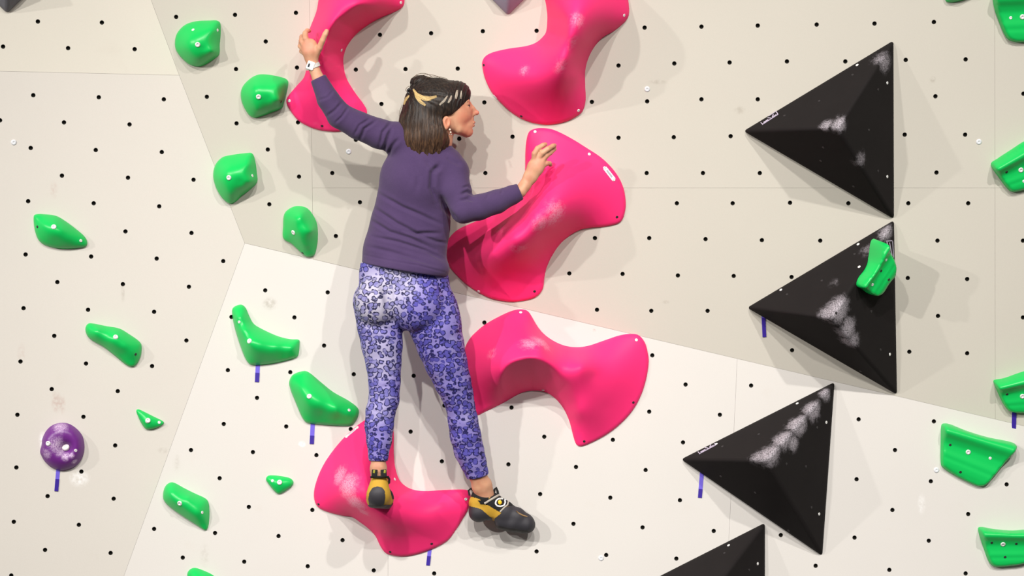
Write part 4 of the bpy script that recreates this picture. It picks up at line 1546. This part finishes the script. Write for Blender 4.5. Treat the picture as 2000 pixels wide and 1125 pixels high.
def groove(line, r, k):
    P = np.array([(p[0], p[1], p[2], r) for p in line])

    def f(A, B, C):
        out = None
        for p, q in zip(P[:-1], P[1:]):
            v = round_cone(A, B, C, p, q)
            out = v if out is None else np.minimum(out, v)
        return out
    L_.add(f, P[:, :3].min(0) - r - 12, P[:, :3].max(0) + r + 12, k, 's')


groove(cl, 8.0, 13)
groove([(698, 630, 178), (722, 638, 191), (750, 643, 193), (774, 648, 186)], 5.0, 7)
L_.cut((784, 500, 148), (-0.17, -1, 0))


def limb_cut(fld, p, n, r):
    """end a sleeve or trouser leg with a flat hem near p only"""
    p, n = np.array(p, float), np.array(n, float) / np.linalg.norm(n)
    fld.add(lambda A, B, C: ((A - p[0]) * n[0] + (B - p[1]) * n[1] + (C - p[2]) * n[2]), p - r, p + r, 1.2, 'i')


limb_cut(L_, (739, 901, 152), (0, 1, 0), 30)
limb_cut(L_, (935, 930, 63), (0.25, 1, -0.2), 34)
V, Q = L_.mesh()
V = relax(V, Q, 2, 0.4)
V = folds(V, Q, [([(782, 742), (765, 752), (745, 756)], 5, 1.0), ([(850, 752), (872, 764), (896, 768)], 5, 1.0), ([(722, 800), (740, 806), (765, 800)], 4, .8)])
LEG_LOC = to_world(np.array([[786, 520, 146]]))[0]
leggings = mesh_obj('leggings', to_world(V), Q, leopard_mat(), person, LEG_LOC)
leggings['label'] = 'lilac and blue leopard print leggings'
del L_

# ---- sweater
W_ = Field((596, 130, 30), (1036, 568, 262), 1.8)
W_.chain(TORSO, 8, 0.64)
W_.chain(YOKE, 14)
W_.chain(ARM_L, 10)
W_.chain(ARM_R, 10)
W_.ell((795, 525, 162), (83, 36, 52), 14)
W_.ell((820, 350, 178), (58, 60, 36), 16)       # shoulder blades
W_.cut((787, 526, 148), (-0.17, 1, -0.05), 2.0)
limb_cut(W_, (620.5, 152, 188), (-0.42, -0.88, 0), 26)
limb_cut(W_, (1016.5, 374, 169), (0.91, -0.40, 0), 26)
V, Q = W_.mesh()
V = relax(V, Q, 2, 0.4)
c7 = lambda pts: [(680 + x / 3.126, 200 + y / 3.126) for x, y in pts]
STROKES = [
    (c7([(150, 640), (300, 740), (420, 800), (560, 800)]), 6, 3.2), (c7([(190, 560), (330, 640), (450, 690), (570, 745)]), 6, 2.6),
    (c7([(140, 720), (250, 790), (380, 830), (530, 900)]), 6, 3.0), (c7([(150, 820), (300, 850), (480, 905), (580, 960)]), 5, 2.4),
    (c7([(330, 780), (440, 810), (540, 850), (600, 860)]), 5, 2.2), (c7([(120, 880), (250, 910), (420, 960), (560, 1000)]), 6, 1.8),
    (c7([(205, 330), (235, 240), (265, 160)]), 6, 2.8), (c7([(240, 330), (270, 270), (310, 220)]), 6, 2.0),
    (c7([(560, 380), (515, 430), (510, 520), (545, 610)]), 8, 3.8), (c7([(600, 330), (640, 360), (690, 380)]), 6, 1.6),
    (c7([(400, 350), (430, 450), (420, 540)]), 9, 1.6), (c7([(470, 350), (520, 400), (560, 400)]), 7, 1.6),
    (c7([(690, 560), (730, 545), (775, 565)]), 5, 2.6), (c7([(680, 600), (730, 590), (770, 600)]), 5, 2.0), (c7([(700, 520), (735, 510), (750, 530)]), 4, 1.6),
    (c7([(560, 560), (590, 650), (660, 720)]), 8, 3.0), (c7([(840, 590), (860, 560), (870, 545)]), 4, 1.0), (c7([(930, 560), (945, 530)]), 4, 1.0),
    ([(735, 236), (712, 252), (704, 272)], 4.5, 2.2), ([(722, 232), (702, 245), (692, 264)], 4, 1.6), ([(765, 238), (748, 258), (742, 285)], 5, 2.2),
    ([(668, 200), (655, 215), (640, 226)], 4.5, 1.8), ([(680, 210), (668, 228), (655, 240)], 4, 1.6), ([(650, 178), (640, 190), (622, 196)], 4, 0.9),
    (c7([(90, 930), (250, 965), (430, 995), (600, 1040)]), 3.0, 1.0),
]
V = folds(V, Q, [(l_, w_ * 0.9, d_ * 1.45) for (l_, w_, d_) in STROKES])
SW_LOC = to_world(np.array([[800, 420, 152]]))[0]
sweater = mesh_obj('sweater', to_world(V), Q, knit_mat(), person, SW_LOC)
sweater['label'] = 'purple long-sleeved knit sweater'
BVH['sweater'] = BVHTree.FromPolygons([Vector(v) for v in to_world(V)], Q.tolist())
del W_

# ---- hair
H_ = Field((768, 134, 84), (930, 326, 234), 1.4)
hh_ = lambda c, r, k=6.0, op='u': H_.ell(hd(*c), r, k, op, HROT)
hh_((855, 202), (60, 49.5, 47), 2)
hh_((893.5, 183), (26, 25, 34), 8)
H_.chain([hd(832, 205) + (43,), hd(826, 240) + (46,), hd(824, 268) + (46,), hd(829, 288) + (42,)], 10, 1.0)
hh_((842, 262, 10), (36, 44, 42), 10)
hh_((822, 160), (21, 13, 17), 6)
hh_((806, 176, 4), (9, 9, 10), 5)
# the face window
FW = np.array([(895, 208), (905, 201), (918, 196), (975, 190), (975, 340), (884, 340), (879, 292), (872, 268), (864, 250), (857, 240), (858, 229), (868, 226), (880, 221)], float)


def facewin(A, B, C):
    x = HC[0] + (A - HC[0]) * math.cos(HY) - (C - HC[2]) * math.sin(HY) + 0 * B
    y = B + 0 * A + 0 * C
    shp = x.shape
    X = np.stack([x.ravel(), y.ravel()], 1).astype(np.float32)
    A_, E = FW, np.roll(FW, -1, axis=0) - FW
    best = np.full(len(X), 1e9, np.float32)
    for a, e in zip(A_, E):
        t = np.clip(((X - a) @ e) / (e @ e), 0, 1)
        best = np.minimum(best, np.hypot(*(X - (a + t[:, None] * e)).T))
    ins = in_poly_many(X, FW)
    return np.where(ins, -best, best).reshape(shp).astype(np.float32)


H_.add(facewin, (850, 186, 84), (930, 326, 234), 2.0, 's')
H_.cut((830, 307, 156), (0.02, 1, 0), 3.0)
V, Q = H_.mesh()
V = relax(V, Q, 1, 0.4)
Nn = vnormals(V, Q)
if np.mean(np.sum(Nn * (V - V.mean(0)), 1)) < 0:
    Nn = -Nn
th = np.arctan2(V[:, 2] - 156, V[:, 0] - 832)
ph = np.arctan2(V[:, 1] - 178, V[:, 0] - 796)
low = np.clip((V[:, 1] - 196) / 22, 0, 1)
fr = np.clip((V[:, 0] - 880) / 10, 0, 1) * (1 - low)
rr_ = random.Random(3)
g1 = sum(rr_.uniform(.5, 1) / k ** 0.6 * np.sin(th * 13 * k + rr_.uniform(0, 6) + 0.02 * V[:, 1] * rr_.uniform(-1, 1)) for k in (1, 1.7, 2.9, 4.3))
g2 = sum(rr_.uniform(.5, 1) / k ** 0.6 * np.sin(ph * 16 * k + rr_.uniform(0, 6)) for k in (1, 1.9, 3.1))
g3 = np.sin((V[:, 0] + 0.35 * V[:, 1]) * 0.75) + 0.6 * np.sin((V[:, 0] + 0.3 * V[:, 1]) * 1.3 + V[:, 2] * 0.05)
amp = 0.85 + 0.9 * np.clip((V[:, 1] - 250) / 50, 0, 1)
V = V + Nn * ((g1 * low * amp + (1 - low) * ((1 - fr) * g2 * 0.7 + fr * g3 * 0.8)) * 0.75)[:, None]
# ragged ends
ends = np.clip((V[:, 1] - 292) / 10, 0, 1)
V[:, 1] += ends * (2.5 * np.sin(th * 21) + 2.0 * np.sin(th * 37 + 1))
HAIR_LOC = to_world(np.array([[845, 215, 156]]))[0]
M_HAIR = hair_mat()
hair = mesh_obj('hair', to_world(V), Q, M_HAIR, person, HAIR_LOC)
hair['label'] = 'dark brown bob with fringe, half tied up'
HB = BVHTree.FromPolygons([Vector(v) for v in V], Q.tolist())
BVH['hair'] = BVHTree.FromPolygons([Vector(v) for v in to_world(V)], Q.tolist())


def tube(P, R, n=5):
    """tapered tube through design-space points"""
    P = np.asarray(P, float)
    vs, fs = [], []
    for i in range(len(P)):
        d = P[min(i + 1, len(P) - 1)] - P[max(i - 1, 0)]
        d /= max(1e-9, np.linalg.norm(d))
        u = np.cross(d, [0.3, 0.2, 0.93])
        u /= max(1e-9, np.linalg.norm(u))
        v = np.cross(d, u)
        for j in range(n):
            a = 2 * math.pi * j / n
            vs.append(P[i] + (u * math.cos(a) + v * math.sin(a)) * R[i])
    for i in range(len(P) - 1):
        for j in range(n):
            k = (j + 1) % n
            fs.append([i * n + j, i * n + k, (i + 1) * n + k, (i + 1) * n + j])
    fs.append(list(range(n)))
    fs.append([(len(P) - 1) * n + j for j in range(n)][::-1])
    return vs, fs


def join_tubes(name, items, mat, parent, loc, n=5):
    vs, fs = [], []
    for P, R in items:
        v, f = tube(P, R, n)
        k = len(vs)
        vs += v
        fs += [[i + k for i in q] for q in f]
    return mesh_obj(name, to_world(np.array(vs)), fs, mat, parent, loc)


def on_hair(p, lift):
    q, n, _, _ = HB.find_nearest(Vector(p))
    c = Vector((840, 225, 156))
    if n.dot(q - c) < 0:
        n = -n
    return np.array(q + n * lift)


items = []
for i in range(800):
    k = rr_.randrange(len(V))
    p = V[k].copy()
    if p[1] > 285 or (p[2] < 134 and rr_.random() < 0.8):
        continue
    P = [on_hair(p, 0.0)]
    for s in range(11):
        p = P[-1]
        if p[1] > 200 and p[0] < 884:
            d = np.array([-0.05 + 0.10 * math.sin(i), 1.0, 0.0])
        elif p[0] > 884:
            d = np.array([-0.25, 1.0, 0.0])
        else:
            d = np.array([798, 178, 169]) - p
            if np.linalg.norm(d) < 8:
                break
            d /= np.linalg.norm(d)
        P.append(on_hair(p + d * 6.0, 0.12))
        if P[-1][1] > 300:
            P.append(P[-1] + np.array([rr_.uniform(-1.5, 1.5), rr_.uniform(2, 5), 0]))
            break
    if len(P) > 4:
        n_ = len(P)
        items.append((P, [0.12 + 0.42 * math.sin(math.pi * min(1, (j + .4) / n_)) for j in range(n_)]))
st = join_tubes('hair_strands', items, M_HAIR, hair, HAIR_LOC, 4)
st['kind'] = 'stuff'
# stray loops above the knot
items = []
for (x, y, w_, h_, c0) in ((826, 158, 20, 15, 160), (836, 156, 26, 10, 164), (815, 165, 12, 18, 154), (850, 156, 24, 6, 169), (802, 178, 10, 10, 164)):
    P = [(x - w_ * math.cos(t), y - h_ * math.sin(t), c0 + 4 * math.sin(2 * t)) for t in np.linspace(0, math.pi, 12)]
    items.append((P, [0.5] * 12))
for (x, y, dx) in ((786, 205, -6), (789, 222, -5), (783, 262, -4), (796, 190, -8)):
    P = [(x + dx * math.sin(t * 2.2), y + 26 * t, 164 + 3 * t) for t in np.linspace(0, 1, 9)]
    items.append((P, [0.45] * 9))
st = join_tubes('loose_hairs', items, plain('loose_hair', (96, 78, 58), 0.45), hair, HAIR_LOC, 4)
st['kind'] = 'stuff'
# bleached streaks
M_BLOND = plain('bleached_hair', (206, 176, 118), 0.45, 0, 220, 0.5, 0.002)
M_GREYS = plain('silver_hair', (168, 156, 140), 0.4)
for mt, ln, wd in ((M_BLOND, [(807, 174), (814, 184), (826, 191), (840, 192), (853, 188)], 3.0), (M_BLOND, [(809, 177), (814, 189), (821, 199), (831, 206)], 2.6),
                   (M_BLOND, [(808, 175), (818, 188), (832, 195), (842, 194)], 2.6), (M_BLOND, [(800, 186), (793, 194), (788, 204)], 2.0),
                   (M_GREYS, [(874, 187), (868, 197), (858, 205)], 1.5), (M_GREYS, [(882, 186), (880, 194), (875, 201)], 1.5),
                   (M_GREYS, [(893, 176), (892, 185), (890, 193)], 2.0), (M_GREYS, [(901, 177), (901, 186), (900, 193)], 1.2)):
    L = np.array(ln, float)
    its = []
    for q in range(9):
        off = (q - 4) / 4.0
        P = []
        for t in np.linspace(0, len(L) - 1, 14):
            i = min(int(t), len(L) - 2)
            e = L[i + 1] - L[i]
            nn = np.array([-e[1], e[0]]) / np.linalg.norm(e)
            x, y = L[i] + e * (t - i) + nn * off * wd * (0.35 + 0.65 * math.sin(math.pi * (t + 0.3) / len(L))) + nn * 0.4 * math.sin(q * 2.3 + t * 2)
            hit = HB.ray_cast(Vector((x, y, 400)), Vector((0, 0, -1)))
            if hit[0] is not None:
                P.append((x, y, hit[0].z + 0.05))
        if len(P) > 3:
            n_ = len(P)
            its.append((P, [0.10 + 0.55 * math.sin(math.pi * min(1, (j + 1.0) / (n_ + 1))) for j in range(n_)]))
    if its:
        o = join_tubes('hair_streak', its, mt, hair, HAIR_LOC, 5)
        o['label'] = 'bleached streak' if mt is M_BLOND else 'silver highlight'
# hair clip
M_BLACKP = plain('black_plastic', (18, 18, 20), 0.35)
P = [(801 + 5 * math.cos(t), 178 + 4.5 * math.sin(t), 176 + 2 * math.sin(t)) for t in np.linspace(0, 2 * math.pi, 14)]
o = join_tubes('hair_tie', [(P, [2.2] * 14)], M_BLACKP, person, HAIR_LOC, 6)

# ---- eyes, brow, earring


def ball(name, c, r, mat, parent, seg=14, sq=(1, 1, 1)):
    vs, fs = [], []
    for i in range(seg + 1):
        p = math.pi * i / seg
        for j in range(seg):
            t = 2 * math.pi * j / seg
            vs.append((c[0] + r * sq[0] * math.sin(p) * math.cos(t), c[1] + r * sq[1] * math.cos(p), c[2] + r * sq[2] * math.sin(p) * math.sin(t)))
    for i in range(seg):
        for j in range(seg):
            k = (j + 1) % seg
            fs.append([i * seg + j, i * seg + k, (i + 1) * seg + k, (i + 1) * seg + j])
    W = to_world(np.array(vs))
    return mesh_obj(name, W, fs, mat, parent, to_world(np.array([c]))[0])


M_EYE = plain('eye_white', (208, 196, 188), 0.25)
M_IRIS = plain('iris', (44, 30, 24), 0.2)
M_BROW = plain('brow', (58, 42, 34), 0.7)
for sgn in (1, -1):
    e = ball('eye', hd(909.0, 206.9, 15.3 * sgn), 6.3, M_EYE, person)
    ball('iris', hd(912.4, 206.8, 16.0 * sgn), 3.6, M_IRIS, e)
    P = [hd(915.2 - 0.055 * (q - 14) ** 2, 204.6 + 0.02 * (q - 14) ** 2, q * sgn) for q in np.linspace(10, 22, 9)]
    join_tubes('eyelashes', [(P, [0.5, 0.8, 0.9, 1.0, 1.0, 1.0, 0.9, 0.8, 0.4])], M_BROW, person, to_world(np.array([P[3]]))[0], 6)
    P = [hd(915.6 - 0.022 * (q - 9) ** 2, 195.3 - 0.15 * (q - 8) + 0.022 * (q - 8) ** 2, q * sgn) for q in np.linspace(6, 25, 9)]
    join_tubes('eyebrow', [(P, [0.6, 1.2, 1.4, 1.4, 1.4, 1.3, 1.1, 0.8, 0.4])], M_BROW, person, to_world(np.array([P[4]]))[0], 6)
M_PEARL = plain('pearl', (232, 214, 196), 0.25)
M_SILVER = plain('silver', (200, 198, 196), 0.3, 0.8)
er = ball('earring', hd(872, 253, 44), 2.1, M_PEARL, person, 10)
ball('bead', hd(873.5, 258.5, 44), 1.8, M_PEARL, er, 10)
ball('bead', hd(875.5, 262.5, 44), 1.2, M_SILVER, er, 8)
ball('bead', hd(871.5, 262.5, 44), 1.2, M_SILVER, er, 8)

# ---- wristwatch
M_WHITE = plain('white_plastic', (245, 244, 242), 0.4)


def design_box(name, c, size, rotdeg, mat, parent, bev=2.0, tilt=0.0):
    bm = bmesh.new()
    bmesh.ops.create_cube(bm, size=1.0)
    for v in bm.verts:
        v.co = Vector((v.co.x * size[0], v.co.y * size[1], v.co.z * size[2]))
    bmesh.ops.bevel(bm, geom=bm.edges[:], offset=bev, segments=3, affect='EDGES', profile=0.5)
    R = Matrix.Rotation(math.radians(rotdeg), 3, 'Z') @ Matrix.Rotation(math.radians(tilt), 3, 'Y')
    P = [R @ v.co + Vector(c) for v in bm.verts]
    bm.verts.index_update()
    F = [[v.index for v in f.verts][::-1] for f in bm.faces]
    bm.free()
    o = mesh_obj(name, to_world(np.array([tuple(p) for p in P])), F, mat, parent, to_world(np.array([c]))[0])
    return o


wc = (606.5, 128, 197)
watch = design_box('wristwatch', wc, (15, 17, 6), 20, M_WHITE, person, 2.2)
watch['label'] = 'white square wristwatch'
design_box('display', (603.3, 127.3, 200.0), (3.6, 7.5, 1.2), 20, plain('watch_display', (40, 44, 52), 0.3), watch, 0.4)
ring = []
for t in np.linspace(0, 2 * math.pi, 25):
    ring.append((611 + 13.2 * math.cos(t) * 0.93, 129.5 - 13.2 * math.cos(t) * 0.36, 186 + 11.5 * math.sin(t)))
vs, fs = [], []
ax = np.array([0.36, 0.93, 0.0])
for p in ring[:-1]:
    p = np.array(p)
    o_ = p - np.array([611, 129.5, 186])
    o_ /= np.linalg.norm(o_)
    for (h_, k) in ((-4, 0), (4, 0), (4, 1.3), (-4, 1.3)):
        vs.append(p + ax * h_ + o_ * k)
n_ = len(ring) - 1
for i in range(n_):
    j = (i + 1) % n_
    for q in range(4):
        fs.append([i * 4 + q, i * 4 + (q + 1) % 4, j * 4 + (q + 1) % 4, j * 4 + q])
mesh_obj('watch_strap', to_world(np.array(vs)), fs, plain('pale_strap', (206, 202, 196), 0.5), watch, None, False)

# ---- climbing shoes
M_YEL = plain('mustard_suede', (196, 152, 44), 0.75, 0, 300, 0.3, 0.001)
M_RUB = plain('black_rubber', (50, 48, 54), 0.6, 0, 200, 0.2, 0.001)
M_SOLE = plain('sole_rubber', (34, 30, 30), 0.65)
M_BLK = plain('black_textile', (16, 16, 18), 0.85)
M_GRYS = plain('grey_strap', (172, 164, 152), 0.7)
M_LOGO_Y = plain('yellow_button', (238, 196, 40), 0.4)


def split_shoe(fld, regions, base_name, base_mat, parent, loc):
    """mesh one shoe and part it along the given side-view outlines"""
    V, Q = fld.mesh()
    V = relax(V, Q, 2, 0.4)
    Nn = vnormals(V, Q)
    if np.mean(np.sum(Nn * (V - V.mean(0)), 1)) < 0:
        Nn = -Nn
    C = V[Q].mean(1)
    lab = np.full(len(Q), -1)
    for i, (nm, mt, test, lift) in enumerate(regions):
        lab[(lab < 0) & test(C)] = i
    out = []
    for i, (nm, mt, lift) in [(-1, (base_name, base_mat, 0.0))] + [(k, (r[0], r[1], r[3])) for k, r in enumerate(regions)]:
        q = Q[lab == i] if i >= 0 else Q
        if not len(q):
            continue
        u, inv = np.unique(q, return_inverse=True)
        inv = inv.reshape(q.shape)
        W = V[u] + Nn[u] * lift
        o = mesh_obj(nm, to_world(W), inv, mt, parent if i < 0 else out[0], loc)
        out.append(o)
    return out[0]


def poly_test(poly):
    return lambda C: in_poly_many(C[:, :2], np.array(poly, float))


s5 = lambda pts: [(890 + x / 8.653, 920 + y / 8.653) for x, y in pts]
R_ = Field((900, 935, 2), (1056, 1052, 100), 1.1)
R_.chain([(934, 1001, 44, 17), (932, 982, 44, 15.5), (936, 968, 46, 14)], 5, 1.15)
R_.chain([(936, 1000, 44, 16), (958, 996, 42, 18.5), (982, 1004, 40, 22.5), (1006, 1013, 38, 21.5), (1024, 1022, 36, 18), (1030, 1025, 35, 14.5)], 8, 1.0)
R_.chain([(946, 974, 48, 20), (962, 984, 46, 20), (984, 996, 42, 18)], 8, 1.0)
R_.chain([(972, 1020, 40, 12), (1000, 1024, 38, 14), (1028, 1027, 36, 12.5)], 5, 1.5)
# ankle opening
R_.add(lambda A, B, C: round_cone(A, B, C, (938, 938, 54, 16), (951, 964, 52, 15)), (915, 930, 20), (980, 985, 90), 1.5, 's')
R_.cut((940, 955, 50), (-0.15, -1, 0), 1.5)
# arch notch
R_.ell((962, 1026, 60), (9, 13, 40), 5, 's')
sl_ = to_world(np.array([[960, 1000, 40]]))[0]
shoe = split_shoe(R_, [
    ('sole', M_SOLE, poly_test(s5([(640, 1100), (640, 900), (760, 930), (900, 960), (1100, 990), (1330, 1020), (1400, 1100)])), 0.8),
    ('heel_rubber', M_RUB, poly_test(s5([(100, 560), (270, 600), (420, 640), (520, 720), (620, 800), (560, 900), (400, 1000), (100, 1000)])), 0.9),
    ('toe_rubber', M_RUB, poly_test(s5([(640, 1100), (660, 800), (760, 720), (800, 640), (880, 600), (960, 590), (1120, 640), (1500, 800), (1500, 1100)])), 1.0),
    ('tongue', M_BLK, poly_test(s5([(380, 500), (420, 560), (540, 570), (740, 690), (820, 610), (900, 590), (1000, 600), (1000, 480), (720, 250), (560, 480)])), 0.5),
    ('collar', M_BLK, poly_test(s5([(200, 250), (200, 420), (340, 450), (400, 470), (480, 540), (560, 500), (560, 250)])), 0.7),
], 'climbing_shoe', M_YEL, person, sl_)
shoe['label'] = 'mustard and black climbing shoe on the right foot'


def front_of(fieldmesh, x, y):
    p, n, _, _ = fieldmesh.ray_cast(Vector((x, y, 400)), Vector((0, 0, -1)))
    return None if p is None else p.z


Vs, Qs = R_.mesh()
RB = BVHTree.FromPolygons([Vector(v) for v in Vs], Qs.tolist())


def lay(name, ln, r, mat, parent, bvh, lift=0.8, n=16, sides=6):
    L = np.array(ln, float)
    P = []
    for t in np.linspace(0, len(L) - 1, n):
        i = min(int(t), len(L) - 2)
        x, y = L[i] + (L[i + 1] - L[i]) * (t - i)
        z = front_of(bvh, x, y)
        if z is not None:
            P.append((x, y, z + lift))
    if len(P) > 2:
        return join_tubes(name, [(P, [r] * len(P))], mat, parent, sl_, sides)


lay('strap', s5([(490, 550), (620, 470), (740, 400)]), 2.4, M_GRYS, shoe, RB)
lay('strap', s5([(750, 690), (830, 610), (880, 570), (890, 510), (850, 480)]), 1.8, M_GRYS, shoe, RB)
lay('strap', s5([(740, 500), (800, 410)]), 1.6, M_GRYS, shoe, RB)
ringp = s5([(790, 470), (730, 465), (685, 500), (672, 550), (700, 590), (760, 600), (820, 580), (840, 530), (830, 490), (870, 480)])
lay('emblem_ring', ringp, 1.7, M_WHITE, shoe, RB, 1.4, 30)
z_ = front_of(RB, 976, 981) or 60
ball('emblem_button', (976, 981.3, z_ + 1.0), 4.4, M_LOGO_Y, shoe, 14, (1, 1, 0.5))
# pull loops
join_tubes('pull_loop', [([(917, 968, 44), (915, 958, 44), (920, 954, 44), (927, 960, 45), (935, 969, 50)], [2.0, 2.0, 2.2, 2.4, 2.4])], M_BLK, shoe, sl_, 6)
join_tubes('pull_loop', [([(963, 968, 50), (966, 956, 50), (969, 952, 50), (972, 960, 50), (973, 968, 48)], [2.6, 2.4, 2.0, 2.4, 2.6])], M_BLK, shoe, sl_, 6)
join_tubes('toe_tear', [([(1008, 998, 58), (1014, 1003, 57), (1022, 1007, 56), (1030, 1009, 52)], [0.9, 1.5, 1.6, 0.7])], plain('scuffed_tan', (150, 118, 78), 0.8), shoe, sl_, 6)

T_ = Field((704, 905, 60), (778, 1002, 200), 1.1)
T_.chain([(739, 966, 164, 22), (740, 974, 140, 23), (744, 974, 108, 24), (748, 972, 80, 20)], 5, 1.0)
T_.chain([(741, 938, 154, 16.5), (740, 955, 158, 19.5), (740, 968, 160, 23)], 6, 1.0)
T_.chain([(734, 976, 150, 17), (750, 977, 140, 16)], 6, 1.0)
T_.add(lambda A, B, C: round_cone(A, B, C, (739, 915, 150, 15.5), (740, 945, 148, 13)), (715, 900, 120), (765, 960, 180), 1.5, 's')
T_.cut((740, 931, 150), (0, -1, 0), 1.5)
T_.cut((740, 992, 150), (-0.06, 1, 0), 2.5)
tl_ = to_world(np.array([[740, 970, 150]]))[0]
heel = [(722, 986), (720, 975), (722, 962), (728, 953), (737, 950.5), (746, 952.5), (751, 959), (752, 972), (750, 984), (744, 989), (732, 989)]
shoe2 = split_shoe(T_, [
    ('sole', M_SOLE, lambda C: C[:, 1] > 985.5 + 0.05 * (C[:, 0] - 740) * 0 + (C[:, 2] < 120) * -3, 0.8),
    ('heel_rubber', M_RUB, lambda C: in_poly_many(C[:, :2], np.array(heel, float)) & (C[:, 2] > 158), 1.0),
    ('side_panel', M_BLK, lambda C: (C[:, 2] < 146) & (C[:, 1] < 975), 0.6),
], 'climbing_shoe', M_YEL, person, tl_)
shoe2['label'] = 'mustard and black climbing shoe on the left foot, heel towards the viewer'
M_TAB = plain('olive_tab', (150, 148, 40), 0.6)
for x in (731.5, 749.5):
    t_ = design_box('pull_loop', (x, 924.5, 176), (11.5, 15, 4), 4 if x < 740 else -6, M_BLK, shoe2, 1.5)
    design_box('tab_mark', (x + (-1 if x < 740 else 2), 921, 178.2), (4.0, 6, 0.8), 8, M_TAB, t_, 0.3)
join_tubes('heel_band', [([(724, 932, 170), (732, 931.5, 175), (741, 931.5, 176.5), (750, 931, 175), (757, 932, 170)], [2.2] * 5)], M_BLK, shoe2, tl_, 6)
join_tubes('side_loop', [([(757, 930, 160), (760.5, 936, 160), (760, 943, 158), (757, 946, 158)], [2.0, 2.3, 2.3, 1.8])], M_BLK, shoe2, tl_, 6)
